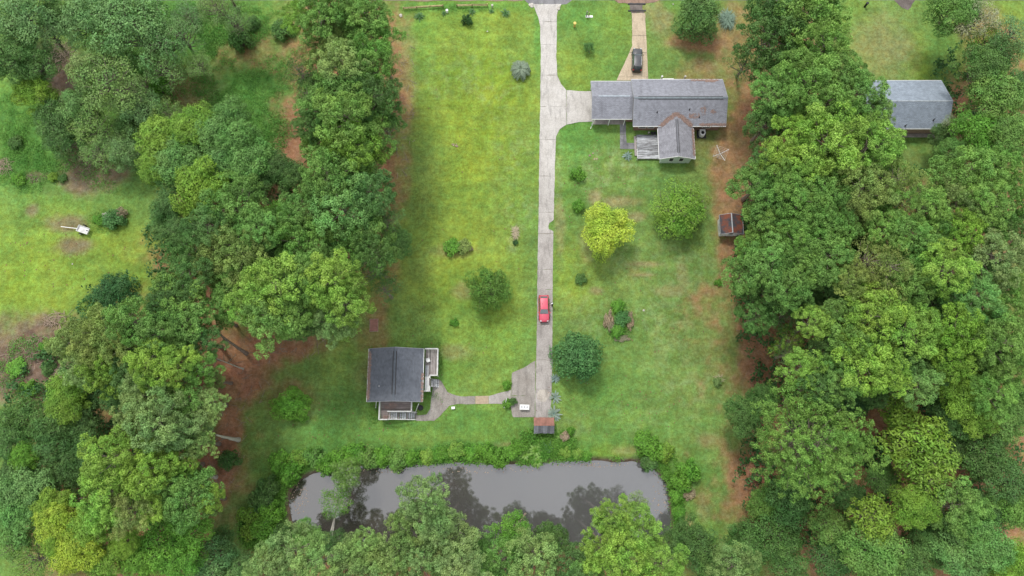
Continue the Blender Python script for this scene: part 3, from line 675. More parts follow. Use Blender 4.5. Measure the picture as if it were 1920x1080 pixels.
def rail(root, pts, z0, z1, parent, mat='dirtywhite', balusters=True, top=.11):
    m = MB()
    for (ax, ay), (bx_, by_) in zip(pts, pts[1:]):
        L = math.hypot(bx_-ax, by_-ay); rz = math.atan2(by_-ay, bx_-ax); c = ((ax+bx_)/2, (ay+by_)/2)
        m.cbox((c[0], c[1], z1-.03), (L-.02, top, .05), rz); m.cbox((c[0], c[1], z0+.12), (L-.02, .05, .06), rz)
        if balusters:
            k = max(2, int(L/.16))
            for i in range(1, k): t = i/k; m.cbox((ax+(bx_-ax)*t, ay+(by_-ay)*t, (z0+z1)/2), (.035, .035, z1-z0-.1), rz)
    wb(m, 'railing', M[mat], parent, root)
    for q in pts:
        m = MB(); m.box(q[0]-.055, q[0]+.055, q[1]-.055, q[1]+.055, z0-.3, z1+.05); wb(m, 'rail_post', M[mat], parent, root)
# east deck
ed = empty('cottage_side_deck', (-12.2, 12.5, 0), 0, 'weathered side deck with white railing beside the cottage', 'deck')
xs = np.linspace(-13.02, -11.1, 15)
for i in range(14):
    lo = 11.35 if xs[i] > -12.3 else 9.05
    m = MB(); m.box(xs[i]+.01, xs[i+1]-.01, lo, 15.3, fl-.06+rnd.uniform(-.005,.005), fl); wb(m, 'plank', M['deck_g'], ed, ed)
m = MB(); m.box(-13.0, -12.42, 9.1, 11.25, fl+.004, fl+.03); wb(m, 'painted_sheet', M['white'], ed, ed)
m = MB(); m.box(-13.0, -12.5, 11.27, 12.9, fl+.004, fl+.03); wb(m, 'grey_sheet', M['galv'], ed, ed)
m = MB()
for x, y in ((-11.2, 15.2), (-11.2, 13.3), (-11.2, 11.45), (-12.3, 9.15), (-12.95, 9.15), (-12.95, 15.2)): m = MB(); m.box(x-.07, x+.07, y-.07, y+.07, 0, fl-.07); wb(m, 'deck_post', M['dirtywhite'], ed, ed)
rail(ed, [(-13.0, 15.32), (-11.1, 15.32), (-11.1, 11.35), (-12.2, 11.35), (-12.2, 10.98)], fl, fl+.95, ed, top=.16)
rail(ed, [(-12.2, 9.75), (-12.2, 9.03), (-13.0, 9.03)], fl, fl+.95, ed, top=.16)
for i in range(4):
    m = MB(); z = fl - .36*(i+1); m.box(-12.13 + i*.26, -11.85 + i*.26, 9.78, 10.92, z-.05, z); wb(m, 'tread', M['deck_w'], ed, ed)
m = MB()
for y in (9.76, 10.94):
    m = MB(); m.slab([(-12.15, y-.02, fl-.1), (-12.15, y+.02, fl-.1), (-11.1, y+.02, .05), (-11.1, y-.02, .05)], .2); wb(m, 'stringer', M['deck_g'], ed, ed)
ch = empty('deck_chair', (*P(803, 675.5, fl+.4), fl), math.radians(20), 'small white chair standing on the cottage side deck', 'chair')
MB().box(-.25, .25, -.25, .25, .38, .44).build('seat', M['white'], ch)
MB().box(-.27, -.21, -.25, .25, .44, .95).build('backrest', M['white'], ch)
for a in (-.21, .21):
    for b in (-.21, .21): MB().box(a-.025, a+.025, b-.025, b+.025, .0, .38).build('leg', M['white'], ch)
for b in (-.27, .27): MB().box(-.22, .26, b-.03, b+.03, .6, .65).build('armrest', M['white'], ch)
# south deck and stair
sd = empty('cottage_back_deck', (-17.0, 6.5, 0), 0, 'brown weathered deck with white railing and long stair behind the cottage', 'deck')
for i in range(20):
    a = 4.92 + i*.145; x1 = -14.85 if a > 6.05 else -18.3
    m = MB(); m.box(-19.45, x1, a+.008, a+.137, fl-.06+rnd.uniform(-.005,.005), fl); wb(m, 'plank', M['deck_r'], sd, sd)
straw_patch(sd, sd, [(-18.0, 6.9, .95, .42), (-18.6, 5.3, .4, .25)], lambda x, y: fl+.01, n=70)
m = MB()
for x, y in ((-19.4, 5.0), (-19.4, 7.6), (-14.9, 6.2), (-17, 6.2), (-18.35, 5.0), (-14.9, 7.6)): m = MB(); m.box(x-.07, x+.07, y-.07, y+.07, 0, fl-.07); wb(m, 'deck_post', M['dirtywhite'], sd, sd)
rail(sd, [(-19.5, 7.75), (-19.5, 4.88), (-18.3, 4.88)], fl, fl+.95, sd, top=.15)
rail(sd, [(-18.3, 6.06), (-14.8, 6.06), (-14.8, 7.75)], fl, fl+.95, sd, top=.15)
nt_ = 13
for i in range(nt_):
    x = -18.25 + i*.31; z = fl - .115*(i+1) - .02
    m = MB(); m.box(x, x+.25, 4.98, 5.98, z-.045, z); wb(m, 'tread', M['deck_w'] if i % 4 else M['deck_g'], sd, sd)
m = MB()
for y in (4.93, 6.03):
    m = MB(); m.slab([(-18.28, y-.03, fl), (-18.28, y+.03, fl), (-14.2, y+.03, .05), (-14.2, y-.03, .05)], .24); wb(m, 'stringer', M['dirtywhite'], sd, sd)
m = MB()
for y in (4.93, 6.03):
    m.slab([(-18.2, y-.05, fl+.9), (-18.2, y+.05, fl+.9), (-14.35, y+.05, .98), (-14.35, y-.05, .98)], .06)
    for k in range(6):
        t = k/5; x = -18.2 + 3.8*t; z = fl - 1.45*t; m.box(x-.035, x+.035, y-.036, y+.036, z-.02, z+.83)
wb(m, 'handrail', M['dirtywhite'], sd, sd)
for (ua, va, ub, vb, lab) in ((705.5, 753, 703.7, 764, 'slim white pole leaning at the cottage corner nearest the wood'), (785, 757, 777.6, 774, 'white pole slanting from the cottage eave down to the stair')):
    a = Vector((*P(ua, va, 3.2), 3.2)); b = Vector((*P(ub, vb, 0.4), 0.4)); b.z = 0
    q = empty('white_pole', b, 0, lab, 'pole'); MB().tube((0,0,0), a-b, .055, n=8).build('shaft', M['white'], q); MB().lathe([(.09, 0), (.09, .05), (.06, .08)], (0, 0), 8).build('foot', M['white'], q)

# ---- pump shed at the pond
ps = empty('pump_shed', (4.7, 4.05, 0), 0, 'small shed at the driveway end, one roof side rusty red and one grey', 'shed')
walls(ps, 3.4, 6.0, 3.1, 5.0, 0, 1.55, M['plank_grey'], 'wall', 'X', 2.3)
for k in range(7):
    x0 = 3.2 + k*.43; z = rnd.uniform(-.01, .01)
    m = MB(); m.slab([(x0+.006, 3.98, 2.42+z), (x0+.424, 3.98, 2.42+z), (x0+.424, 5.22+rnd.uniform(-.05,.05), 1.6+z), (x0+.006, 5.22+rnd.uniform(-.05,.05), 1.6+z)][::-1], .03); wb(m, 'tin_sheet', M['rust_tin'], ps, ps)
for k in range(9):
    x0 = 3.2 + k*.334; z = rnd.uniform(-.015, .015)
    m = MB(); m.slab([(x0+.008, 2.9+rnd.uniform(-.07,.05), 1.58+z), (x0+.326, 2.9+rnd.uniform(-.07,.05), 1.58+z), (x0+.326, 3.96, 2.4+z), (x0+.008, 3.96, 2.4+z)], .03); wb(m, 'roof_board', M['plank_grey'], ps, ps)
m = MB(); m.box(4.1, 5.0, 5.0, 5.04, .1, 1.4); wb(m, 'door', M['deck_g'], ps, ps)

# ---- garden shed by the pines
sh = empty('garden_shed', (34.3, 34.8, 0), 0, 'small white garden shed with dark rust stained roof at the wood edge', 'shed')
w = walls(sh, 32.75, 35.85, 33.62, 36.2, 0, 2.02, M['white'], 'wall', 'Y', 2.8)
def rusty_roof():
    m, nt, b = newmat('rust_stained_roof')
    base = ramp(nt, noise(nt, 2.0, 5, .6), [(.3, (0.028, .03, .036)), (.7, (.06, .065, .075))])
    f = ramp(nt, noise(nt, .62, 4, .6), [(.46, 0.0), (.6, 1.0)])
    c = mixc(nt, base, ramp(nt, noise(nt, 7, 4, .7), [(.3, (.10, .03, .018)), (.7, (.22, .07, .035))]), f)
    nt.links.new(c, b.inputs['Base Color']); b.inputs['Roughness'].default_value = .85; return m
M['roof_rust'] = rusty_roof()
gable(sh, 'Y', 33.34, 36.45, 32.52, 36.05, 34.15, 2.1, 2.98, M['roof_rust'], 'galv', trim='galv', ridge=(.1, 33.36, 36.43))
m = MB(); m.box(32.70, 32.745, 34.3, 35.4, .08, 1.9); wb(m, 'door', M['dirtywhite'], sh, sh)
m = MB(); m.box(32.66, 32.70, 35.28, 35.34, .9, 1.1); wb(m, 'handle', M['dark'], sh, sh)
window(sh, w, 34.3, 33.62, .7, .7, 1.05, 's')
# ------------------------------------------------------------------ vehicles
def paintmat(name, col, rough=0.28, coat=0.6):
    m, nt, b = newmat(name)
    c = mixc(nt, col, tuple(x*0.8+.01 for x in col), noise(nt, 1.5, 4))
    nt.links.new(c, b.inputs['Base Color']); b.inputs['Roughness'].default_value = rough; b.inputs['Coat Weight'].default_value = coat; b.inputs['Coat Roughness'].default_value = .1
    return m
M['red'] = paintmat('red_car_paint', (0.6, 0.05, 0.10), .4, 1.0); M['blackpaint'] = paintmat('black_car_paint', (0.03, 0.032, 0.036), .3, 1.0)
m_, nt_g, b_ = newmat('tinted_glass'); b_.inputs['Base Color'].default_value = (.08, .1, .105, 1); b_.inputs['Roughness'].default_value = .05; b_.inputs['IOR'].default_value = 2.1
M['glass'] = m_
M['headlight'] = plain('headlight_lens', (.45, .47, .48), .15); M['taillight'] = plain('taillight_lens', (.35, .02, .02), .2); M['rim'] = plain('wheel_alloy', (.5, .5, .52), .3, metal=.6, var=.05)
def car(name, loc, rz, L, W, Ht, paint, label, suv=False):
    r = empty(name, loc, rz, label, 'car')
    hw = W/2; belt = .92 if not suv else 1.05; hood = .86 if not suv else 1.0
    # (y, half width, top)
    st = [(-L/2, .80, .62), (-L/2+.06, .88, belt-.1), (-L/2+.3, .96, belt), (-L*.25, 1.0, belt), (0, 1.0, belt), (L*.16, 1.0, belt), (L*.26, .985, belt-.02), (L*.38, .95, hood-.02), (L/2-.22, .88, hood-.1), (L/2-.06, .76, .66), (L/2, .62, .52)]
    m = MB(); rings = []
    for y, w, zt in st:
        w *= hw; zb = .24
        rings.append([(-w*.9, y, zb), (-w, y, zb+.14), (-w, y, .6*min(zt/.9, 1)), (-w*.955, y, zt-.1), (-w*.82, y, zt), (0, y, zt+.035), (w*.82, y, zt), (w*.955, y, zt-.1), (w, y, .6*min(zt/.9, 1)), (w, y, zb+.14), (w*.9, y, zb)])
    n = len(rings[0]); vs = [p for q in rings for p in q]; fs = []
    for i in range(len(rings)-1):
        for k in range(n): fs.append((i*n+k, i*n+(k+1)%n, (i+1)*n+(k+1)%n, (i+1)*n+k))
    fs += [tuple(range(n-1, -1, -1)), tuple(range((len(rings)-1)*n, len(rings)*n))]
    m.add(vs, fs); body = m.build('body', M[paint], r, smooth=True)
    yb0, yb1 = (-L/2+.12, L*.21) if not suv else (-L/2+.1, L*.2)
    yr0, yr1 = (-L/2+.62, L*.045) if not suv else (-L/2+.42, L*.06)
    wb_, wr = hw*.9, hw*.68 if not suv else hw*.70
    zr = Ht - .05
    B = [(-wb_, yb0, belt), (wb_, yb0, belt), (wb_, yb1, belt), (-wb_, yb1, belt)]; T = [(-wr, yr0, zr), (wr, yr0, zr), (wr*.96, yr1, zr), (-wr*.96, yr1, zr)]
    m = MB().add(B + T, [(4,5,6,7), (0,1,5,4), (1,2,6,5), (2,3,7,6), (3,0,4,7)]); m.build('cabin', M[paint], r, bevel=.05)
    m = MB(); k = 6; vs = []; fs = []
    for i in range(k+1):
        for j in range(k+1):
            s, t = j/k*2-1, i/k; vs.append((s*wr*.99*(1-.04*t), yr0+(yr1-yr0)*t, zr+.012+.05*(1-s*s)*(1-(2*t-1)**4)))
    for i in range(k):
        for j in range(k): a = i*(k+1)+j; fs.append((a, a+1, a+k+2, a+k+1))
    m.add(vs, fs); m.build('roof', M[paint], r, smooth=True)
    def pane(nm, q, a0, a1, b0, b1, mat='glass'):
        q = [Vector(p) for p in q]; nrm = (q[1]-q[0]).cross(q[3]-q[0]).normalized()
        f = lambda s, t: (q[0]*(1-s)+q[1]*s)*(1-t) + (q[3]*(1-s)+q[2]*s)*t + nrm*.012
        return MB().add([f(a0,b0), f(a1,b0), f(a1,b1), f(a0,b1)], [(0,1,2,3)]).build(nm, M[mat], r)
    pane('windscreen', [B[2], B[3], T[3], T[2]], .05, .95, .06, .93)
    pane('rear_window', [B[0], B[1], T[1], T[0]], .08, .92, .25, .9)
    for q in ([B[1], B[2], T[2], T[1]], [B[3], B[0], T[0], T[3]]):
        for a0, a1 in ((.08, .34), (.37, .62), (.65, .92)): pane('side_window', q, a0, a1, .12, .86)
    for s in (-1, 1):
        for y in (-L*.31, L*.31):
            wh = MB().tube((s*(hw-.2), y, .32), (s*(hw+.005), y, .32), .32, n=18).build('wheel', M['tyre'], r)
            MB().tube((s*(hw+.004), y, .32), (s*(hw+.02), y, .32), .2, n=12).build('rim', M['rim'], wh)
        x = s*hw*.62
        MB().cbox((x, L/2-.17, hood-.14), (.26, .16, .13), -s*.35).build('headlight', M['headlight'], r, bevel=.03)
        MB().cbox((s*hw*.74, -L/2+.07, belt-.1), (.22, .14, .26), s*.25).build('taillight', M['taillight'], r, bevel=.03)
        MB().cbox((s*(hw+.07), L*.16, belt+.05), (.2, .1, .13), s*.2).build('mirror', M[paint], r, bevel=.03)
        MB().cbox((s*(hw-.01), -L*.04, belt-.14), (.03, .16, .03)).build('door_handle', M['rim' if suv else paint], r)
        if suv: MB().tube((s*wr*.93, yr0+.15, zr+.09), (s*wr*.9, yr1-.2, zr+.09), .035, n=6).build('roof_rail', M['rim'], r)
    MB().cbox((0, L/2-.03, .46), (W*.62, .16, .26)).build('bumper', M['black'], r, bevel=.04)
    MB().cbox((0, -L/2+.02, .45), (W*.8, .16, .28)).build('bumper', M[paint if not suv else 'black'], r, bevel=.04)
    MB().tube((.3*hw, yr0+1.0, zr+.03), (.3*hw+.02, yr0+.8, zr+.4), .015, n=5).build('aerial', M['black'], r)
    for s in (-.25, .25): MB().tube((s, yb1-.02, belt+.07), (s+.42, yb1-.14, belt+.12), .012, n=5).build('wiper', M['black'], r)
    return r
car('red_car', (4.93, 21.75, .05), math.pi + .01, 4.2, 1.68, 1.48, 'red', 'red hatchback parked on the long concrete driveway, nose towards the pond')
car('black_car', (20.92, 64.15, .05), -.06, 4.25, 1.76, 1.64, 'blackpaint', 'black estate car with silver roof rails on the tan driveway', True)

# ------------------------------------------------------------------ person beside the red car
def person():
    m, nt, b = newmat('person_skin_and_clothes')
    t = nt.nodes.new('ShaderNodeTexCoord'); s = nt.nodes.new('ShaderNodeSeparateXYZ'); nt.links.new(t.outputs['Object'], s.inputs[0])
    mr = N(nt, 'ShaderNodeMapRange'); mr.inputs['From Max'].default_value = 2.0; nt.links.new(s.outputs['Z'], mr.inputs['Value'])
    r = nt.nodes.new('ShaderNodeValToRGB'); r.color_ramp.interpolation = 'CONSTANT'
    st = [(0, (.02,.02,.02)), (.045, (.02,.022,.03)), (.485, (.014,.014,.016)), (.755, (.33,.2,.14))]
    while len(r.color_ramp.elements) < 4: r.color_ramp.elements.new(.5)
    for e, (p, c) in zip(r.color_ramp.elements, st): e.position = p; e.color = (*c, 1)
    nt.links.new(mr.outputs[0], r.inputs[0])
    g = N(nt, 'ShaderNodeMath', operation='GREATER_THAN'); g.inputs[1].default_value = .37; nt.links.new(s.outputs['Y'], g.inputs[0])
    nt.links.new(mixc(nt, r.outputs[0], (.33,.2,.14), g.outputs[0]), b.inputs['Base Color']); b.inputs['Roughness'].default_value = .8
    V = [(0,0,.95),(0,0,1.15),(0,.01,1.36),(0,.03,1.5),(0,.05,1.63),(0,.06,1.72)]; E = [(0,1),(1,2),(2,3),(3,4),(4,5)]
    Rr = [(.14,.1),(.125,.095),(.16,.11),(.055,.055),(.09,.1),(.075,.085)]
    for sx, reach in ((-1, .34), (1, .2)):
        b0 = len(V); V += [(sx*.2,0,1.42),(sx*.25,.1,1.16),(sx*.21,reach,1.2 if sx < 0 else 1.05),(sx*.2,reach+.08,1.2 if sx < 0 else 1.04)]
        Rr += [(.065,.065),(.048,.048),(.034,.034),(.042,.026)]; E += [(2,b0),(b0,b0+1),(b0+1,b0+2),(b0+2,b0+3)]
        px_, py_, pz_ = V[-1]
        for k, (dx, ln) in enumerate(((-.05,.05),(-.028,.085),(-.008,.095),(.014,.088),(.034,.07))):
            i = len(V); V += [(px_+dx, py_+ln*.6, pz_-.005),(px_+dx*1.1, py_+ln, pz_-.03)]; Rr += [(.0095,.0095),(.008,.008)]; E += [(b0+3,i),(i,i+1)]
        h = len(V); V += [(sx*.1,0,.88),(sx*.115,.03,.5),(sx*.12,-.01,.1),(sx*.13,.15,.05)]; Rr += [(.095,.1),(.068,.068),(.048,.048),(.045,.04)]; E += [(0,h),(h,h+1),(h+1,h+2),(h+2,h+3)]
    me = bpy.data.meshes.new('person'); me.from_pydata(V, E, []); me.materials.append(m)
    root = empty('person', (*P(1035.3, 573), .0), math.radians(95), 'person in dark clothes and white cap standing at the red car door', 'person')
    o = link('body', me, root); md = o.modifiers.new('skin', 'SKIN'); md.use_smooth_shade = True
    for sv, q in zip(me.skin_vertices[0].data, Rr): sv.radius = q; sv.use_root = False
    me.skin_vertices[0].data[0].use_root = True
    o.modifiers.new('smooth', 'SUBSURF').levels = 1; o.modifiers['smooth'].render_levels = 1
    MB().lathe([(.105, 1.7), (.112, 1.74), (.1, 1.79), (.05, 1.82), (.01, 1.825)], (0, .055), 12).add([(-.08,.15,1.705),(.08,.15,1.705),(.06,.25,1.69),(-.06,.25,1.69)], [(0,1,2,3)]).build('cap', M['white'], root, smooth=True)
    MB().lathe([(.098, 1.6), (.108, 1.66), (.107, 1.702)], (0, .03), 12).build('hair', M['black'], root, smooth=True)
person()

# ------------------------------------------------------------------ garden furniture and small things
def at(u, v, z=0): return (*P(u, v, z), 0)
# rotary airer
q = empty('clothes_airer', at(1345, 296), math.radians(18), 'white rotary clothes airer with crossed arms behind the brick house', 'clothes airer')
MB().tube((0,0,0), (0,0,1.75), .04, n=8).build('pole', M['dirtywhite'], q)
arms = [(1.45*math.cos(a), 1.45*math.sin(a), 2.05) for a in (0.1, 1.67, 3.25, 4.8)]
for a in arms: MB().tube((0,0,1.65), a, .045, n=6).build('arm', M['dirtywhite'], q)
m = MB()
for s in (.35, .55, .75, .97):
    for i in range(4):
        p0 = Vector((0,0,1.65)).lerp(Vector(arms[i]), s); p1 = Vector((0,0,1.65)).lerp(Vector(arms[(i+1)%4]), s); m.tube(p0, p1, .012, n=4, caps=False)
m.build('line', M['dirtywhite'], q)
# concrete table
q = empty('concrete_table', at(983.3, 764), -.03, 'white concrete table with three grey inlaid squares on the turning pad', 'table')
MB().box(-.72, .72, -.38, .38, .68, .76).build('table_top', M['white'], q, bevel=.02)
for i in (-1, 0, 1): MB().box(i*.42-.14, i*.42+.14, -.12, .14, .7605, .766).build('inlay', M['galv'], q)
for i in (-1, 1): MB().box(i*.45-.08, i*.45+.08, -.25, .25, 0, .68).build('leg', M['stone'], q, bevel=.02)
# utility trailer
cx, cy = P(156.5, 431, .6); ang = math.radians(-19)
q = empty('utility_trailer', (cx, cy, 0), ang, 'white tilted utility trailer with long drawbar on the far lawn', 'trailer')
MB().box(-.95, .95, -.52, .52, .52, .57).build('bed', M['dirtywhite'], q)
for a in (-.52, .48): MB().box(-.95, .95, a, a+.04, .57, .82).build('side_board', M['white'], q)
for a in (-.95, .91): MB().box(a, a+.04, -.478, .478, .57, .82).build('end_board', M['white'], q)
MB().box(.45, .7, .0, .15, .575, .62).build('toolbox', M['dark'], q)
MB().cbox((-2.3, -.36, .46), (2.9, .09, .09), math.radians(12)).build('drawbar', M['white'], q)
MB().tube((-.35, -.75, .3), (-.35, .75, .3), .035, n=6).build('axle', M['dark'], q)
for s in (-.8, .72):
    wv = MB().tube((-.35, s, .3), (-.35, s+.13, .3), .29, n=16).build('wheel', M['tyre'], q); MB().tube((-.35, s-.012, .3), (-.35, s+.142, .3), .17, n=12).build('rim', M['white'], wv)
# rusty sheet in a frame
cx, cy = P(701.3, 610); q = empty('rusty_sheet', (cx, cy, 0), .03, 'rusty flat metal sheet in a pale frame lying at the lawn edge', 'metal sheet')
MB().box(-.6, .6, -.95, .95, .05, .08).build('panel', M['rust_tin'], q)
m = MB()
for a in (-.66, .6): m.box(a, a+.06, -1.0, 1.0, .02, .13)
for a in (-1.0, .94): m.box(-.6, .6, a, a+.06, .02, .13)
m.build('frame', M['twig'], q)
# low rail fences by the road
for i, (u0, v0, u1, v1, lab) in enumerate(((757, 18, 831, 13.5, 'long weathered yellow rail fence by the road, nearer the wood'), (857, 13, 914, 12, 'short weathered yellow rail fence by the road, nearer the driveway'))):
    a, b_ = Vector((*P(u0, v0), 0)), Vector((*P(u1, v1), 0)); L = (b_-a).length; rz = math.atan2(b_.y-a.y, b_.x-a.x)
    q = empty('rail_fence', a, rz, lab, 'fence', 'rail fences along the road'); k = max(2, round(L/2.2))
    for j in range(k+1): MB().box(L*j/k-.07, L*j/k+.07, -.07, .07, 0, .75).build('post', M['post'], q)
    for j in range(k):
        for z in (.3, .6): MB().tube((L*j/k, rnd.uniform(-.04,.04), z), (L*(j+1)/k, rnd.uniform(-.04,.04), z+rnd.uniform(-.03,.03)), .075, n=6).build('rail', M['post'], q)
# small posts and stones
def post(u, v, h, w, mat, name, label, cat, capmat=None):
    q = empty(name, at(u, v), rnd.uniform(0, .5), label, cat)
    MB().box(-w/2, w/2, -w/2, w/2, 0, h).build('shaft', M[mat], q, bevel=.02); MB().lathe([(w*.8, h), (w*.75, h+.05), (w*.2, h+.1)], (0,0), 10).build('cap', M[capmat or mat], q)
post(1077, 50, 1.05, .34, 'yellow', 'yellow_post', 'squat yellow post on the front lawn between the driveways', 'post')
post(838.5, 23, .6, .3, 'white', 'white_marker', 'white marker post beside the small spiky plant, at the longer rail fence end', 'post')
post(923, 13.5, .6, .25, 'stone', 'white_marker', 'pale marker post at the driveway end of the shorter rail fence', 'post')
post(1621, 13, 1.1, .3, 'black', 'dark_post', 'short dark post on the lawn near the gravel turnout', 'post')
post(1239, 150, 1.2, .2, 'white', 'porch_post', 'white porch post at the front wall of the brick house', 'post')
post(1282, 150, 1.2, .22, 'stone', 'porch_post', 'cream porch post further along the front wall of the brick house', 'post')
q = empty('porch_canopy', (*P(1253, 150.2, 2.3), 0), 0, 'flat white canopy over the front door of the brick house', 'canopy')
MB().box(-.9, .9, -.35, .3, 2.2, 2.3).build('panel', M['white'], q); 
for a in (-.8, .8): MB().box(a-.05, a+.05, .15, .25, 0, 2.2).build('post', M['white'], q)
q = empty('garden_stand', at(1103, 30), 0, 'two small wooden uprights on a white base on the front lawn', 'frame')
MB().box(-.45, .75, -.35, .05, 0, .12).build('base', M['white'], q); MB().box(-.4, -.24, -.2, 0, .12, 1.5).build('upright', M['deck_g'], q); MB().box(.0, .14, -.2, 0, .12, 1.2).build('upright', M['post'], q)
def rocks(u, v, n, r, name, label, cat, mat='stone', spread=.3):
    q = empty(name, at(u, v), 0, label, cat)
    for i in range(n):
        m = MB(); rr = r*rnd.uniform(.7, 1.15); m.lathe([(rr*.75, -.05), (rr, rr*.25), (rr*.8, rr*.6), (rr*.35, rr*.8)], (rnd.uniform(-spread, spread), rnd.uniform(-spread, spread)), 7)
        m.v = [(x*rnd.uniform(.85, 1.15), y*rnd.uniform(.85, 1.15), z*rnd.uniform(.9, 1.1)) for x, y, z in m.v]; m.build('stone', M[mat], q)
rocks(752, 31, 2, .3, 'white_stones', 'pair of white stones near the wood and the longer rail fence', 'stones')
for u, v, lab in ((733, 27, 'small white stone nearest the trunk at the wood corner'), (733, 52, 'small white stone on the bare soil south of the stone pair'), (914, 59, 'small white stone alone on the upper lawn'), (136, 495, 'white stone on the far lawn below the trailer'),
                  (1207, 582, 'tiny white stone beside the overgrown oval bed'), (1262, 8, 'small white stone beside the big dark round bush')):
    rocks(u, v, 1, .15, 'white_stone', lab, 'stone', spread=.01)
rocks(1112, 292, 4, .17, 'stone_ring', 'small ring of pale stones on the lawn beside the house walkway', 'stones', 'twig', .7)
rocks(855, 268, 7, .13, 'stone_ring', 'loose ring of small stones in the middle of the upper lawn', 'stones', 'twig', .7)
rocks(197, 405, 3, .45, 'boulder_group', 'pale boulders beside the dark shrub mound on the far lawn', 'stones', 'stone', .5)
rocks(996, 12, 3, .3, 'edge_stones', 'pale stones at the driveway mouth nearer the rail fences', 'stones', 'stone', .5)
rocks(1049, 14, 3, .28, 'edge_stones', 'pale stones at the driveway mouth nearer the tan driveway', 'stones', 'stone', .4)
q = empty('white_crate', at(850, 765), .1, 'small white box on the grass below the garden path', 'box')
MB().box(-.24, .24, -.17, .17, 0, .34).build('body', M['white'], q, bevel=.02); MB().box(-.26, .26, -.19, .19, .34, .39).build('lid', M['white'], q)
a, b_ = Vector((*P(945.7, 764), 0)), Vector((*P(950, 746.7, 1.4), 1.4)); q = empty('leaning_pole', a, 0, 'white pole leaning over the shrub at the turning pad edge', 'pole')
MB().tube((0,0,0), b_-a, .05, n=8).build('shaft', M['white'], q); MB().lathe([(.1, 0), (.1, .04), (.055, .06)], (0,0), 8).build('foot', M['white'], q)
q = empty('dark_barrel', at(789, 765), 0, 'dark round barrel under the cottage stair side eave', 'barrel')
MB().lathe([(.36, 0), (.42, .3), (.42, .6), (.36, .9)], (0,0), 16).build('body', M['dark'], q, smooth=True); MB().lathe([(.37, .9), (.37, .93)], (0,0), 16).build('lid', M['black'], q)
# logs, brush piles
def log(u0, v0, u1, v1, z0, z1, r, mat, label, name='fallen_log', br=3):
    a, b_ = Vector((*P(u0, v0, z0), z0)), Vector((*P(u1, v1, z1), z1)); q = empty(name, a, 0, label, 'log'); d = b_-a
    MB().tube((0,0,0), d, r, r*.55, n=9).build('trunk', M[mat], q)
    for i in range(br):
        t = rnd.uniform(.35, .95); p = d*t; e = p + Vector((rnd.uniform(-1,1), rnd.uniform(-1,1), rnd.uniform(.1,.8)))*rnd.uniform(.8,1.6); MB().tube(p, e, r*.3, r*.1, n=5).build('branch', M[mat], q)
log(948, 1012, 986, 962, -.2, 1.2, .24, 'deadwood', 'brown dead trunk fallen into the pond')
def brush(u, v, ru, rv, n, label, mat='twig', lmax=2.2, h=.6):
    q = empty('brush_pile', at(u, v), 0, label, 'brush pile'); m = MB(); a_, b2 = ru*SC(v), rv*SCV(v)
    for _ in range(n):
        t, s = rnd.uniform(0, 6.28), math.sqrt(rnd.random()); x, y = a_*s*math.cos(t), b2*s*math.sin(t); l = rnd.uniform(.4, lmax)/2; an = rnd.uniform(0, 3.14); zz = rnd.uniform(.05, h*(1.1-s))
        m.tube((x-l*math.cos(an), y-l*math.sin(an), zz), (x+l*math.cos(an), y+l*math.sin(an), zz+rnd.uniform(-.15,.3)), rnd.uniform(.02,.055), .015, n=4, caps=False)
    o = m.build('twigs', M[mat], q); o['kind'] = 'stuff'
brush(122, 700, 20, 16, 170, 'big heap of grey brushwood at the edge of the bare clearing')
brush(108, 600, 24, 14, 90, 'low brushwood litter where the far lawn meets the bare clearing')
brush(275, 163, 14, 10, 60, 'small twig heap beside the round shrub in the rough clearing')
brush(118, 98, 26, 22, 120, 'brown brush litter on the dark burnt ground', 'deadwood', 1.5, .4)
brush(60, 660, 60, 30, 110, 'scattered dry sticks on the bare brown clearing', 'twig', 1.2, .15)
brush(165, 300, 20, 20, 60, 'dead sticks below the sparse tree at the far lawn edge', 'twig', 1.2, .2)
brush(10, 312, 16, 16, 60, 'bare dead branches at the side of the far lawn', 'twig', 2.4, 1.2)
brush(60, 335, 14, 8, 50, 'brown twig litter beside a small green bush on the far lawn', 'deadwood', 1.0, .2)
# ------------------------------------------------------------------ plants: prototypes
def unit(a): return a/np.maximum(np.linalg.norm(a, axis=-1, keepdims=True), 1e-9)
def rdir(n, zmin=-1.0):
    z = R.uniform(zmin, 1, n); t = R.uniform(0, 2*np.pi, n); r = np.sqrt(1-z*z); return np.stack([r*np.cos(t), r*np.sin(t), z], -1)
def kites(name, c, ax, nrm, L, W, tint, mat):
    """many small leaf-sized kites: centre, long axis, facing, length, width"""
    n = len(c); ax = unit(ax); sd = unit(np.cross(ax, nrm)); L = np.broadcast_to(L, n)[:, None]; W = np.broadcast_to(W, n)[:, None]
    up = np.cross(sd, ax)
    v = np.stack([c - ax*L*.5, c - sd*W*.5 + ax*L*.08 + up*L*.07, c + ax*L*.5, c + sd*W*.5 + ax*L*.08 + up*L*.07], 1).reshape(-1, 3)
    return npmesh(name, v, np.arange(4*n).reshape(-1, 4), [mat], {'tint': np.repeat(tint, 4)})
def limbs(name, segs, mat, n=5):
    m = MB()
    for p0, p1, r0, r1 in segs:
        mid = (Vector(p0)*.5 + Vector(p1)*.5) + Vector((0, 0, -.06*(Vector(p1)-Vector(p0)).length))
        m.tube(p0, mid, r0, (r0+r1)/2, n, caps=False); m.tube(mid, p1, (r0+r1)/2, r1, n, caps=False)
    return m.mesh(name, mat)
GA = 2.39996
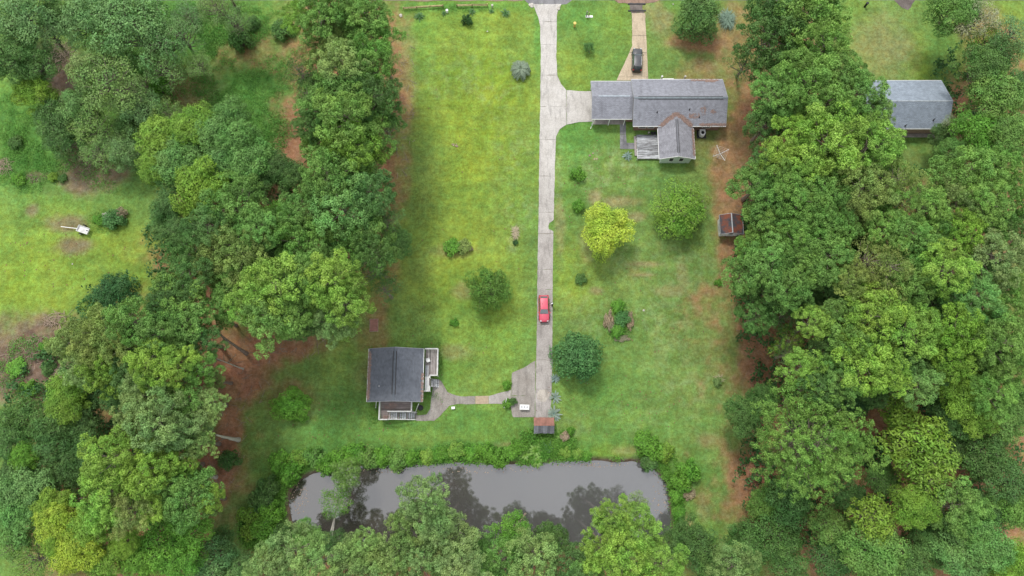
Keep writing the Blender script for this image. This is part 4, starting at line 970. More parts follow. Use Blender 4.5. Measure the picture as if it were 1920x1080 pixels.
def pine_proto(seed, ncl=22, RR=4.3, flat=.5, npf=14, nt=58, gap=0.0):
    global R; R = np.random.default_rng(seed); rr = random.Random(seed)
    cl = []; ph = rr.uniform(0, 6.28); a3, a5 = rr.uniform(0, 6.28), rr.uniform(0, 6.28)
    out = lambda t: 1 + .16*math.sin(3*t+a3) + .1*math.sin(5*t+a5)
    for i in range(ncl):
        t = i*GA + ph + rr.uniform(-.3, .3); rho = math.sqrt((i+.4)/ncl)*.86*out(t)
        if rr.random() < gap: continue
        z = RR*flat*(1 - min(rho, 1)**2) + rr.uniform(-.26, .16)*RR
        cl.append((rho*RR*math.cos(t), rho*RR*math.sin(t), z, RR*rr.uniform(.19, .29)))
    for i in range(int(ncl*.55)):
        t = i*GA + ph + 1 + rr.uniform(-.3, .3); rho = rr.uniform(.45, 1.02)*out(t)
        cl.append((rho*RR*math.cos(t), rho*RR*math.sin(t), RR*rr.uniform(-.55, -.12), RR*rr.uniform(.17, .25)))
    c, ax, nm, L, W, ti = [], [], [], [], [], []; segs = []
    for (x, y, z, rc) in cl:
        ctr = np.array([x, y, z]); ct = rr.uniform(-.2, .2)
        zt = z - math.hypot(x, y)*.42 - .3
        segs.append(((0, 0, zt), (x*.92, y*.92, z-.15), .1, .035))
        d = rdir(npf, -.35); pp = ctr + d*np.array([1, 1, .7])*rc*R.uniform(.7, 1.1, (npf, 1))
        for p, dd in zip(pp, d):
            rp = R.uniform(.4, .62); pt = R.uniform(-.25, .25)
            e = unit(rdir(nt, -.3) + dd*.35)
            k = R.uniform(.35, .8, (nt, 1))
            sp = R.random((nt, 1)) < .55; k = np.where(sp, k, R.uniform(.75, .95, (nt, 1)))
            c.append(p + e*rp*k); tg = unit(np.cross(e, rdir(nt)))
            ax.append(np.where(sp, e + rdir(nt)*.4, tg + e*.35)); nm.append(np.where(sp, rdir(nt) + e*.3, e + rdir(nt)*.35))
            L.append(R.uniform(.32, .6, nt)*rp); W.append(R.uniform(.08, .13, nt))
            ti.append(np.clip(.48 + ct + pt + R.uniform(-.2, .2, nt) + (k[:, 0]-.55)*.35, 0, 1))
    cc = np.concatenate
    return kites('pine_crown', cc(c), cc(ax), cc(nm), cc(L), cc(W), cc(ti), M['needle']), limbs('pine_limbs', segs, M['bark_grey']), RR
def broad_proto(seed, nl=20, RR=4.0, flat=.62, per=300, leaf=.34, spread=1.0, lob=(.24, .4), droop=0.0, dense=False, twigs=True):
    global R; R = np.random.default_rng(seed); rr = random.Random(seed)
    lb = []; ph = rr.uniform(0, 6.28); a3, a4 = rr.uniform(0, 6.28), rr.uniform(0, 6.28)
    out = lambda t: 1 + (.05 if dense else .14)*math.sin(3*t+a3) + (.03 if dense else .1)*math.sin(4*t+a4)
    for i in range(nl):
        t = i*GA + ph + rr.uniform(-.35, .35); rho = math.sqrt((i+.3)/nl)*(.8 if not dense else .68)*out(t)*spread
        lb.append((rho*RR*math.cos(t), rho*RR*math.sin(t), RR*flat*(1-min(1, rho)**2) + rr.uniform(-.12, .12)*RR*(0.3 if dense else 1), RR*rr.uniform(*lob)))
    for i in range(nl//2):
        t = i*GA + ph + 2; rho = rr.uniform(.45, .85)*out(t)
        lb.append((rho*RR*math.cos(t), rho*RR*math.sin(t), RR*rr.uniform(-.5, -.1), RR*rr.uniform(*lob)*.9))
    c, ax, nm, L, W, ti, segs = [], [], [], [], [], [], []
    for (x, y, z, rl) in lb:
        n = int(per*(rl/(RR*.32))**2); ctr = np.array([x, y, z]); d = rdir(n, -.55)
        bumpy = 1 + .22*np.sin(d[:, 0]*5+x*3)*np.sin(d[:, 1]*5+y*3+1) + .12*np.sin(d[:, 2]*9+d[:, 0]*7)
        k = R.uniform(.72, 1.05, n)*bumpy
        c.append(ctr + d*np.array([1, 1, .8])*rl*k[:, None])
        nn = unit(d + rdir(n)*.75 + np.array([0, 0, .35])); a0 = unit(np.cross(nn, rdir(n))); a0[:, 2] -= droop; a0 += d*droop
        ax.append(a0); nm.append(nn)
        L.append(R.uniform(.75, 1.3, n)*leaf); W.append(R.uniform(.55, .8, n)*leaf*(1 - .45*min(droop, 1)))
        clump = np.sin(d[:, 0]*4.3+z*2)*np.sin(d[:, 1]*4.1+x)*.14
        ti.append(np.clip(.46 + rr.uniform(-.14, .14) + clump + R.uniform(-.24, .24, n) + (k-.9)*.5, 0, 1))
        segs.append(((0, 0, z - math.hypot(x, y)*.6 - .4), (x*.9, y*.9, z), .11, .03))
        if twigs:
            for _ in range(2):
                e = rdir(1, -.1)[0]*rl*.95; segs.append(((x*.9, y*.9, z), (x+e[0], y+e[1], z+e[2]*.8), .03, .012))
    cc = np.concatenate
    return kites('leaf_crown', cc(c), cc(ax), cc(nm), cc(L), cc(W), cc(ti), M['leaf']), limbs('limbs', segs, M['bark_grey']), RR
PINE = [pine_proto(101+i, 15+(i % 3)) for i in range(6)]
BIGPINE = [pine_proto(140, 70, 8.5, .42, 11, 52)]
THINPINE = [pine_proto(150+i, 22, 4.3, .5, 7, 20, .12) for i in range(2)]
BROAD = [broad_proto(201+i, per=620, leaf=.22) for i in range(5)]
FINE = [broad_proto(231+i, 22, 4.0, .55, 560, .2, 1.0, (.2, .34)) for i in range(3)]
SPARSE = [broad_proto(261+i, 26, 4.0, .5, 280, .19, 1.1, (.16, .3)) for i in range(3)]
FEATHER = [broad_proto(281+i, 26, 4.0, .5, 200, .42, 1.05, (.16, .28), .8) for i in range(2)]
DENSE = [broad_proto(301+i, 26, 4.0, .75, 330, .27, 1.0, (.28, .36), 0, True) for i in range(2)]
SHRUB = [broad_proto(321+i, 12, 1.0, .55, 170, .13, 1.0, (.24, .42), 0.15) for i in range(4)]
KIND = {'P': PINE, 'G': BIGPINE, 'T': THINPINE, 'B': BROAD, 'N': FINE, 'S': SPARSE, 'F': FEATHER, 'D': DENSE}
TR = []
for i in range(4):
    rr = random.Random(400+i); m = MB(); n = 8; rings = 7; vs = []; fs = []; bx = by = 0
    for j in range(rings):
        t = j/(rings-1); r = (1 - .62*t)*(1.35 if j == 0 else 1)
        for k in range(n): a = 2*math.pi*k/n; vs.append((bx + r*math.cos(a)*rr.uniform(.9, 1.1), by + r*math.sin(a)*rr.uniform(.9, 1.1), t))
        bx += rr.uniform(-.3, .3); by += rr.uniform(-.3, .3)
    for j in range(rings-1):
        for k in range(n): fs.append((j*n+k, j*n+(k+1)%n, (j+1)*n+(k+1)%n, (j+1)*n+k))
    m.add(vs, fs); TR.append(m.mesh('trunk', M['bark'], smooth=True))
TRG = []
for t in TR: c_ = t.copy(); c_.materials[0] = M['bark_grey']; TRG.append(c_)

COL = {'Z': (.34, .45, .05), 'X': (.25, .44, .065), 'v': (.14, .26, .05), 'g': (.16, .305, .068), 'b': (0.225, 0.385, 0.065), 'o': (0.215, 0.295, 0.08), 'd': (.10, .205, .055), 'c': (.15, .30, .085), 'y': (.195, .34, .048), 'Y': (.43, .53, .075), 'p': (0.225, 0.34, 0.11), 'q': (.155, .29, .10), 'l': (.20, .33, .10), 'L': (0.14, 0.325, 0.042), 'k': (0.055, 0.14, 0.042), 'W': (0.3, 0.34, 0.2), 'h': (.10, .235, .072), 't': (0.36, 0.29, 0.2), 'e': (0.2, 0.27, 0.2)}
CW = {'Z': 'yellowish', 'X': 'vivid green', 'v': 'dark olive', 'g': 'mid green', 'b': 'bright green', 'o': 'olive', 'd': 'dark green', 'c': 'blue green', 'y': 'yellow green', 'Y': 'golden yellow', 'p': 'pale green', 'q': 'grey green', 'l': 'light olive', 'L': 'lush green', 'k': 'very dark green', 'W': 'pale grey', 'h': 'deep glossy green', 't': 'tan', 'e': 'silvery'}
KW = {'P': 'pine', 'G': 'giant pine', 'T': 'thin pine', 'B': 'broadleaf tree', 'N': 'fine leaved tree', 'S': 'sparse tree', 'F': 'feathery tree', 'D': 'dense round tree'}
KN = {'P': 'pine_tree', 'G': 'pine_tree', 'T': 'pine_tree', 'B': 'broadleaf_tree', 'N': 'broadleaf_tree', 'S': 'broadleaf_tree', 'F': 'feathery_tree', 'D': 'round_tree'}
HT = {'P': 20, 'G': 23, 'T': 18, 'B': 13, 'N': 12, 'S': 12, 'F': 15, 'D': 6}
tree_no = 0
def tree(u, v, r, kind, col, h=None, label=None, cat='tree', group=None, base=None, zs=None, bark=None, lean=0, name=None):
    """r in photograph pixels; (u, v) is where the crown's middle shows"""
    global tree_no
    rr = random.Random(tree_no*7 + 3); tree_no += 1
    if h is None: h = HT[kind]*rr.uniform(.88, 1.12)
    zc = h*.9 if kind != 'D' else h*.6
    rad = r*SC(v, zc)*(1.07 if kind == 'P' else 1)
    zs = zs or rr.uniform(.85, 1.1)
    if kind in 'BNSF': zc = max(h - .75*rad*zs, h*.45)
    elif kind in 'PT': zc = h - .65*rad*zs
    elif kind == 'G': zc = h - .5*rad*zs
    x, y = P(u, v, zc + .25*rad)
    pl = KIND[kind]; crown, limb, RR = pl[tree_no % len(pl)]
    if base: bx, by = P(*base)
    else:
        gx_, gy_ = P(u, v); bx, by = x + (gx_-x)*lean + rr.uniform(-.4, .4), y + (gy_-y)*lean + rr.uniform(-.4, .4)
    root = empty(name or KN[kind], (bx, by, -.1), 0, label, cat, group)
    root['_c'] = 1; del root['_c']
    c = COL[col]; j = rr.uniform(.9, 1.1); c = (c[0]*j*rr.uniform(.93, 1.07), c[1]*j, c[2]*j*rr.uniform(.9, 1.1))
    s = rad/RR; rz = rr.uniform(0, 6.28)
    link('crown', crown, root, (x-bx, y-by, zc+.1), (0, 0, rz), (s, s*rr.uniform(.9, 1.1), s*zs), c)
    link('branches', limb, root, (x-bx, y-by, zc+.1), (0, 0, rz), (s, s, s*zs))['kind'] = 'stuff'
    top = Vector((x-bx, y-by, zc + (.25*rad if kind != 'D' else 0))); L = top.length
    tr = (TR if kind in 'PGT' else TRG)[tree_no % 4]
    tw = .011*h + .05
    o = link('trunk', tr, root, (0, 0, 0), (0, 0, 0), (tw, tw, L)); o.rotation_mode = 'QUATERNION'; o.rotation_quaternion = top.to_track_quat('Z', 'Y')
    if bark:
        for o in root.children:
            if o.name.split('.')[0] in ('trunk', 'branches'): o.material_slots[0].link = 'OBJECT'; o.material_slots[0].material = M[bark]
    return root
# ------------------------------------------------------------------ the woods: u v r kind colour [height]
WOOD_FAR = '''
45 30 58 N q 14;15 110 46 N d 13;90 58 30 S q 12;100 20 40 N d 12;240 45 84 N q 15;300 70 50 S q 13;195 150 70 S l 13;235 165 40 S l 11;160 130 40 N p 12;58 172 36 B y 9;102 218 48 N d 8;170 230 50 S l 9;255 245 46 N d 7;215 270 40 S l 7
400 8 40 S l 13;440 35 30 S q 12
150 36 56 N q 12;190 92 48 S l 11;300 120 46 S l 11;335 62 42 S q 12;262 205 46 N q 9;312 215 38 S l 9;62 118 40 N d 11;150 195 44 N q 9;112 262 36 N d 7;182 282 38 S l 7;230 285 36 N q 7;350 25 36 S q 12;370 118 30 S l 9;200 20 50 N q 13;20 60 40 N d 12
560 28 34 P b;600 25 48 P g;645 8 46 P g;686 28 46 P g;622 80 48 P o;702 62 42 P g;642 118 56 P p 23;692 108 46 P g;722 112 28 T g;640 168 54 P g 22;700 172 42 P d;722 200 34 P d;650 214 60 P g 23;598 205 44 P g;692 236 46 P g;726 246 32 T d;606 258 46 P g;662 270 52 P b 22;575 230 30 P d;560 130 30 T d 15;575 180 30 T g 17
300 262 48 B y 12;360 232 42 B y 13;335 302 48 B c 13;288 312 34 B y 12;372 345 54 B y 14;402 252 42 B c 13;432 212 36 B c 13;462 302 50 B c 14;442 262 42 B c 14;512 312 34 B d 12;540 332 36 B d 12;350 275 34 B c 12;305 416 26 B c 10;310 385 30 B d 12;330 440 36 B d 12;480 345 36 B d 12;420 300 44 B c 13
612 322 54 P g;664 304 50 P g;642 388 60 P c 22;692 362 46 P d;442 386 58 P g 22;478 424 40 P g;442 462 56 P o 21;560 452 52 P g 21;604 424 44 P g;522 414 36 B L 14;652 462 46 P g;692 442 48 P g;722 412 34 T d;704 500 46 T d;744 456 28 B d 8;382 420 40 P d;395 490 46 P o;350 470 44 P d;340 520 42 P d
520 532 62 P b 24;502 592 50 P g 22;470 560 46 P b 22;620 522 48 P b 23;644 562 48 P b 22;622 602 40 P p 19;655 575 36 T p 10;432 522 46 P g;430 566 40 P g;566 520 42 P g 22;540 590 40 P g 21;720 542 26 T d;700 470 40 P d;590 480 38 P g;640 606 34 T b 10;560 390 40 P g
215 553 40 B k 11;330 560 52 P g 21;338 604 52 P g 22;296 618 46 P g;240 600 46 P g;190 622 52 P o 20;132 640 42 P p 17;168 648 40 P o 19;226 646 42 P o 21;280 680 44 P b 23;330 684 40 P b 22;192 690 44 P y 18;240 700 40 P d;370 690 36 P g;420 598 16 P g 14;402 715 18 P p 15;378 640 36 P d;300 560 34 P d;150 690 36 P p 16
600 170 40 B d 12;660 330 46 B d 12;600 360 40 B d 12;500 470 46 B d 12;600 540 46 B d 12;560 600 40 B d 10;680 160 40 B d 12;640 60 44 B d 12;260 640 46 B d 12;320 640 44 B d 12;420 480 44 B d 12;300 830 44 B d 12;230 900 44 B d 12;310 930 40 B d 12;150 780 40 B d 12;150 860 40 B d 12
128 738 42 B y 13;192 712 40 B d 12;272 742 48 P p 22;290 790 56 P p 23;250 778 40 P p 21;342 800 44 P p 21;374 830 26 P p 19;390 756 30 P p 19;348 868 26 P b 19;230 740 40 B d 13;340 750 40 P g 21
205 862 54 P b 22;268 880 48 P b 22;190 930 54 P b 21;240 955 42 P o 21;280 955 28 P b 20;348 940 46 P g 19;390 936 26 P b 18;300 870 34 P b 20;310 910 40 P g 19;366 896 24 P d 15
112 985 46 B Z 16;140 1034 46 B Z 16;232 1018 26 B y 15;94 950 34 B y 15;170 990 38 B y 16;105 1015 30 B y 15;300 1022 58 N L 14;350 992 48 N L 13;332 1052 46 N L 13;260 1050 40 B L 13;190 1055 40 B y 14
40 790 50 N d 13;92 802 44 N d 13;100 838 40 N d 13;28 882 34 B d 13;52 922 54 B c 14;44 858 28 B L 14;40 975 46 B c 14;18 1022 40 S g 13;60 1052 48 S g 13;122 762 34 B y 14;150 820 40 N d 12;130 880 40 B d 12;10 830 40 N d 13;5 940 30 B d 12
398 1060 58 N q 10;444 1066 40 N q 8;415 1010 24 N d 5
'''
WOOD_NEAR = '''
1450 62 66 P d 20;1520 28 66 P g 21;1550 80 48 P g;1480 120 46 P d;1400 115 34 T d 14;1460 20 50 P d;1540 -10 50 P g
1460 168 48 P g 22;1522 142 56 P g 23;1584 134 46 P g 22;1480 198 46 P g;1552 192 56 P g 23;1622 172 52 P g 22;1648 208 30 P p 20;1612 226 40 P p 20;1580 215 40 P g;1440 230 40 P d
1560 262 64 P b 24;1500 252 42 P b 22;1640 262 52 P b 22;1470 302 46 P b 21;1512 296 42 P b 22;1580 310 50 P g;1442 314 40 P d;1424 344 42 P g 20;1480 334 40 P g;1652 300 44 P g;1530 330 36 P b 21
1450 378 50 P g 21;1500 372 50 P g 22;1550 360 46 P g;1540 405 50 P g 22;1622 352 54 P o 22;1682 332 46 T o 21;1704 362 54 T o 21;1762 352 48 P g;1790 236 26 S W 8;1842 246 42 B L 13;1872 192 54 B g 14;1842 122 44 B d 13;1788 284 28 B g 10;1832 322 56 P g 21;1880 312 46 P g;1600 395 44 P o 21;1650 400 42 P g;1740 390 44 P g;1800 380 46 P o 21;1850 380 46 P g;1898 372 46 P g
1790 20 46 B g 12;1835 30 46 S W 12;1900 60 44 S q 12;1880 100 40 N d 13;1905 160 40 N d 13;1900 255 44 B g 14;1850 75 36 S y 11;1770 250 22 B d 7
1418 462 38 P g 18;1448 412 40 P g 20;1402 512 40 P g 18;1450 492 50 P g 22;1502 452 46 P g 22;1552 482 50 P g 23;1500 412 44 P g;1482 532 46 P g 21;1572 425 42 P g;1420 592 34 P d 17;1470 592 32 T d 16;1500 500 44 P g 22;1440 545 40 P d 18
1626 492 50 T o 22;1672 500 46 T o 22;1600 524 36 P o;1652 552 44 P o;1712 532 44 P g;1716 440 46 P g;1662 432 40 P g;1802 428 42 P y 22;1742 482 36 P g;1786 500 46 P b 23;1860 428 44 P g;1882 476 54 P p 22;1896 540 40 P g;1832 556 50 P c 21;1752 572 36 P d;1760 430 34 P g
1640 592 54 P b 24;1582 594 38 P g 22;1532 602 36 P b 21;1604 642 44 P g 22;1712 622 54 P b 24;1802 622 56 P y 23;1790 664 44 P y 22;1760 692 28 P d;1880 640 48 P g 22;1898 692 44 P g;1556 642 40 P d 19;1482 642 34 T y 15;1478 662 24 T d 14;1510 692 40 P b 21;1620 682 54 P b 24;1672 702 40 P b 23;1582 712 42 P g 22;1720 712 44 P c 21;1540 722 40 P d;1810 732 48 B y 17;1870 732 44 P g;1640 738 26 P d 17;1850 590 40 P g;1670 650 40 P d;1765 640 40 P g 21
1905 612 46 P g 19;1862 655 40 P d 18;1912 425 40 P d;1790 590 40 B d 13;1748 525 40 B d 13;1690 572 40 B d 13;1570 545 40 B d 13;1470 425 40 B d 13;1600 450 40 B d 13;1700 480 36 B d 13;1840 500 40 B d 13;1845 690 40 B d 13;1735 670 36 B d 13;1580 660 36 B k 12;1500 560 40 B d 12;1660 625 36 B d 12;1915 745 40 B d 13;1560 330 40 B d 12;1600 250 40 B d 12;1500 120 50 B d 12;1700 650 36 B k 12
1530 828 112 G g 22;1690 770 38 F y 14;1722 832 66 F y 17;1742 872 60 F y 17;1400 776 40 B d 9;1432 748 28 B d 8;1850 850 58 N d 15;1888 902 48 N d 15;1800 780 44 B d 15;1830 782 40 B y 16;1890 782 44 B g 15;1790 840 40 N d 13;1660 900 36 N d 11;1605 750 34 B k 10
1800 952 54 P g 17;1792 1030 58 B c 14;1850 1020 52 B c 15;1642 972 48 F y 15;1716 950 40 B y 16;1450 1002 58 N d 8;1402 1030 46 N d 8;1482 945 48 B d 9;1560 990 44 N g 11;1642 1042 62 B g 14;1742 1024 40 B d 12;1562 1052 48 N d 11;1900 950 44 B g 14;1900 1055 42 B y 14;1700 1066 44 B d 12;1480 1062 46 N d 9;1590 930 36 N d 10;1760 985 30 N k 9;1500 890 34 N d 10;1440 945 34 B g 7;1850 960 36 B d 13
'''
WOOD_POND = '''
540 1034 46 P p 19;592 1056 46 P p 20;500 1066 42 P p 18;682 1032 36 P p 18;655 1062 44 P p 18;740 1042 44 P p 19;795 938 44 P p 24;772 986 44 P p 21;820 985 36 P p 21;850 1018 48 P p 20;862 1062 44 P p 20;702 1070 40 P p 18;790 1060 46 P p 20;625 1020 30 N d 7;575 1005 26 B g 6
962 1002 44 N L 11;1000 1044 46 P p 19;942 1052 44 P g 18;1030 1012 32 B d 9;1150 972 38 P b 19;1200 992 44 P b 20;1130 1022 40 P b 19;1172 1052 56 P b 21;1242 1060 44 P b 20;1196 945 24 S p 10;1080 1062 42 P d 17;1100 1075 36 P g 18;910 1072 36 N d 9;1322 1032 48 N d 8;1290 1005 36 N d 7;1382 1062 44 P p 15;1396 1002 28 N d 6;1260 1020 30 N d 8;900 1030 22 B d 4;1340 1075 40 N d 9
'''
BANDS = [(90, 'level with black car'), (180, 'level with silvery palm'), (245, 'level with brick house'), (320, 'level with clothes airer'), (400, 'level with garden shed'), (470, 'level with golden tree'),
         (545, 'level with paired bush'), (615, 'level with red car'), (690, 'level with glossy round tree'), (760, 'level with cottage'), (830, 'level with pump shed'), (900, 'level with pond bank'), (970, 'level with pond'), (1035, 'just past pond'), (3000, 'near bottom edge')]
ORD = ['first', 'second', 'third', 'fourth', 'fifth', 'sixth', 'seventh', 'eighth', 'ninth', 'tenth', 'eleventh', 'twelfth', 'thirteenth', 'fourteenth', 'fifteenth', 'sixteenth', 'seventeenth', 'eighteenth', 'nineteenth', 'twentieth']
def band(v):
    for lim, t in BANDS:
        if v < lim: return t
def plant_wood(text, where, key, group, lean):
    rows = {}
    for e in text.replace('\n', ';').split(';'):
        e = e.split()
        if not e: continue
        u, v, r = map(float, e[:3]); k, c = e[3], e[4]; h = float(e[5])*rnd.uniform(.96, 1.04) if len(e) > 5 else None
        rows.setdefault(band(v), []).append((key(u, v), u, v, r, k, c, h))
    for b, lst in rows.items():
        lst.sort()
        for i, (_, u, v, r, k, c, h) in enumerate(lst):
            tree(u, v, r, k, c, h, f'{CW[c]} {KW[k]}, {ORD[i]} {where}, {b}', group=group, lean=lean)
plant_wood(WOOD_FAR, 'into wood beyond cottage', lambda u, v: -u, 'trees of the wood beyond the cottage', .65)
plant_wood(WOOD_NEAR, 'into wood behind shed', lambda u, v: u, 'trees of the wood behind the garden shed', .6)
plant_wood(WOOD_POND, 'along pond from cottage end', lambda u, v: u, 'trees beyond the pond', .3)

# trees and bushes standing alone
tree(648, 888, 34, 'N', 'g', 8.5, 'leaning tree with bare white limbs reaching over the pond', base=(617, 1012), bark='bark_white')
tree(630, 938, 36, 'S', 'L', 6.5, 'small leafy tree with pale limbs over the pond beside the leaning tree', base=(622, 1010), bark='bark_white')
tree(1138, 431, 50, 'B', 'Y', 7.5, 'golden yellow leafy tree on the lawn beside the driveway', name='golden_tree')
tree(1272, 388, 60, 'S', 'X', 7.0, 'loose bright green tree on the lawn behind the brick house')
tree(1280, 400, 42, 'B', 'X', 5.5, 'dense lower crown growing inside the loose bright green lawn tree')
tree(918, 541, 44, 'N', 'v', 6.0, 'dark green bushy tree on the lawn near the driveway', name='lawn_tree', zs=1.0)
tree(1084, 669, 48, 'D', 'h', 5.0, 'glossy round evergreen tree beside the driveway below the red car')
tree(1310, 30, 44, 'D', 'd', 6.0, 'big dark round evergreen near the road beside the brick house')
tree(1104, 87, 11, 'N', 'h', 2.0, 'small dark green sapling on the front lawn between driveways')
def shrub(u, v, r, col, label, h=None, cat='shrub', group=None, name='shrub', rv=None, proto=None):
    rad = r*SC(v, .5); rb = (rv or r)*SCV(v, .5); rr = random.Random(int(u*3+v)); h = h or rad*1.0
    crown, limb, RR = SHRUB[rr.randrange(4)] if proto is None else proto
    x, y = P(u, v, h*.4); root = empty(name, (x, y, 0), 0, label, cat, group); c = COL[col]; j = rr.uniform(.92, 1.08); c = tuple(q*j for q in c)
    k = 1.0/1.02
    link('foliage', crown, root, (0, 0, h*.35), (0, 0, 0), (rad*k/RR, rb*k/RR, h*.75/(.8*RR)), c); link('stems', limb, root, (0, 0, h*.35), (0, 0, 0), (rad*k/RR, rb*k/RR, h*.75/(.8*RR)))['kind'] = 'stuff'
    return root
shrub(1084, 327, 15, 'L', 'round dark green bush on the lawn level with the clothes airer', 1.3)
shrub(1083, 387, 13, 'L', 'round dark green bush on the lawn beside the golden tree', 1.2)
shrub(1088, 524, 12, 'd', 'low dull shaded bush beside the driveway above the red car', .8)
shrub(846, 464, 18, 'L', 'green half of the paired bush on the middle lawn', 1.2)
shrub(868, 463, 16, 'o', 'yellowish half of the paired bush on the middle lawn', 1.1)
shrub(882, 467, 5, 't', 'dry brown twigs at the end of the paired bush', .6)
shrub(852, 605, 9, 'L', 'small low green bush on the lawn above the cottage', .7)
shrub(545, 760, 39, 'L', 'large round bush on the lawn near the wood beyond the cottage', 2.6, rv=32, proto=BROAD[1])
shrub(1347, 530, 8, 'L', 'tiny green bush beside the brown straw strip below the garden shed', .6)
shrub(430, 863, 21, 'd', 'dark bush below the trunk at the wood edge near the pond', 2.0)
shrub(950, 722, 10, 'L', 'green spiky bush at the grass corner of the turning pad', .9)
shrub(950, 757, 10, 'L', 'green bush under the leaning white pole', .9)
shrub(962, 753, 8, 'd', 'dark twiggy bush on the turning pad edge near the table', .9)
shrub(300, 165, 21, 'L', 'lush round shrub in the rough clearing beyond the wood', 1.8)
shrub(452, 78, 22, 'd', 'dark vine mass round the foot of a bare trunk', 3.0)
shrub(530, 58, 22, 'd', 'dark leafy shrub in the rough clearing near the first pines', 1.8)
shrub(475, 45, 14, 'd', 'small dark thicket between the bare trunks and pines', 1.5)
shrub(36, 336, 15, 'L', 'small green bush on the far lawn beside brown twigs', 1.0)
shrub(100, 333, 10, 'y', 'small yellowish bush on the far lawn', .8)
shrub(30, 268, 14, 'd', 'dark low bush at the edge of the far lawn', 1.2)
shrub(118, 335, 9, 'd', 'small dark bush next to the small yellowish bush', .8)
shrub(214, 412, 21, 'h', 'dark mounded shrub beside pale boulders on the far lawn', 1.6)
shrub(226, 402, 13, 't', 'dry brown bush at the side of the mounded shrub', 1.3)
shrub(186, 412, 12, 'L', 'small bright bush between trailer and pale boulders', .8)
shrub(90, 690, 16, 'd', 'dark weeds on the bare brown clearing', .8); shrub(85, 650, 12, 'L', 'green weeds on the bare clearing near the trees', .7); shrub(30, 690, 20, 'L', 'low green regrowth at the far side of the bare clearing', .7); shrub(55, 728, 18, 'L', 'green bush at the foot of the bare clearing', 1.0)
# oval bed
shrub(1158, 575, 15, 'L', 'bright plant at the head of the overgrown oval bed', .9); shrub(1166, 598, 17, 'h', 'dark leafy plant in the middle of the oval bed', 1.1); shrub(1157, 620, 16, 'L', 'grassy green clump at the foot of the oval bed', .8)
shrub(1142, 602, 10, 't', 'dry pinkish brushy plant along the oval bed side', .8, rv=22); shrub(1181, 602, 7, 't', 'narrow dry brown plant along the oval bed side nearer the wood', .7, rv=20)
shrub(1165, 635, 16, 't', 'low dry brown litter at the foot of the oval bed', .3, rv=7)
# pond bank
for i, (u, v, r, c, h) in enumerate([(525,865,24,'L',1.8),(545,885,26,'L',2.2),(560,862,22,'b',1.6),(590,858,24,'g',1.6),(612,872,22,'L',1.8),(640,858,22,'L',1.7),(665,852,24,'L',1.5),(690,858,24,'g',1.5),(718,855,22,'L',1.4),(745,862,24,'g',1.6),(770,858,16,'L',1.3),
        (800,856,16,'b',.8),(826,852,16,'L',.9),(855,846,18,'b',.9),(885,850,18,'L',1.1),(910,845,18,'L',1.3),(930,860,20,'L',1.5),(955,850,16,'L',1.2),(975,838,16,'L',1.2),(1060,848,12,'b',.7),(1082,852,12,'b',.6),(1100,855,10,'L',.5)]):
    shrub(u, v, r, c, f'{CW[c]} {"bush" if r > 17 else "low weedy bush"}, {ORD[i] if i < 20 else ("twenty first", "twenty second")[i-20]} along the cottage side pond bank', h, name='bank_bush', group='bushes along the pond bank')
for u, v, r, c, h, lab in [(490,935,26,'d',2.0,'dark bush on the pond end bank nearest the straw path'), (470,965,24,'y',1.6,'yellowish bush at the pond end by the mown path'), (510,960,24,'L',2.2,'lush arching bush overhanging the pond end'), (495,990,26,'L',2.0,'lush bush at the lower pond end corner'),
                        (505,910,22,'d',2.0,'dark bush at the upper pond end corner'), (470,995,20,'y',1.4,'small yellowish bush beside the mown path below the pond end'), (530,1000,22,'d',1.8,'dark bush at the water in the lower pond end')]:
    shrub(u, v, r, c, lab, h, name='bank_bush', group='bushes along the pond bank')
for u, v, r, c, h, lab in [(1222,842,26,'L',1.8,'broad green bush at the rounded pond corner'), (1245,848,20,'y',1.4,'yellow leaved bush at the rounded pond corner'), (1205,825,20,'L',1.2,'feathery green bush above the rounded pond corner'), (1215,868,18,'d',1.2,'dark low bush at the water of the rounded pond corner'),
                        (1290,882,24,'L',2.0,'lush bush on the short pond bank'), (1275,905,22,'L',1.7,'green bush lower on the short pond bank'), (1268,930,16,'L',1.0,'low green weeds by the short pond bank'), (1270,960,14,'L',.8,'narrow weed clump by the lower short pond bank'),
                        (1290,925,14,'t',.7,'dry brown weeds beside the short pond bank'), (1070,808,9,'L',.9,'lime leaved plant beside the pump shed bed'), (1058,818,10,'t',.6,'dry brown plant in the bed beside the pump shed'), (1345,716,10,'p',.7,'pale wispy bush on the lower lawn')]:
    shrub(u, v, r, c, lab, h, name='bank_bush' if v > 800 else 'shrub')

# strap-leaved plants: each leaf an object, shared between plants
def strap(name, L, W, arch, mats, seg=4, fold=.25, edge=False):
    v, f, mi = [], [], []; cols = 4 if edge else 2
    for i in range(seg+1):
        t = i/seg; a = arch[0] + (arch[1]-arch[0])*t
        if i == 0: px_, pz_ = 0, 0
        else: px_ += math.cos(a)*L/seg; pz_ += math.sin(a)*L/seg
        w = W*(.55 + 1.0*t if t < .4 else 1.0)*(1-t**3)*.5 + .004
        for s in ((-1, -.72, .72, 1) if edge else (-1, 1)): v.append((px_, s*w, pz_ + abs(s)*w*fold))
    for i in range(seg):
        for k in range(cols-1): f.append((i*cols+k, i*cols+k+1, (i+1)*cols+k+1, (i+1)*cols+k)); mi.append(1 if edge and k != 1 else 0)
    me = bpy.data.meshes.new(name); me.from_pydata(v, [], f)
    for m in mats: me.materials.append(m)
    me.polygons.foreach_set('material_index', mi); me.update(); return me
M['agave'] = plain('agave_blue', (.17, .245, .215), .55, var=.2); M['cream'] = plain('agave_cream_edge', (.27, .30, .17), .55, var=.15); M['strapgreen'] = plain('strap_leaf_green', (.05, .14, .03), .5, var=.35, scale=4)
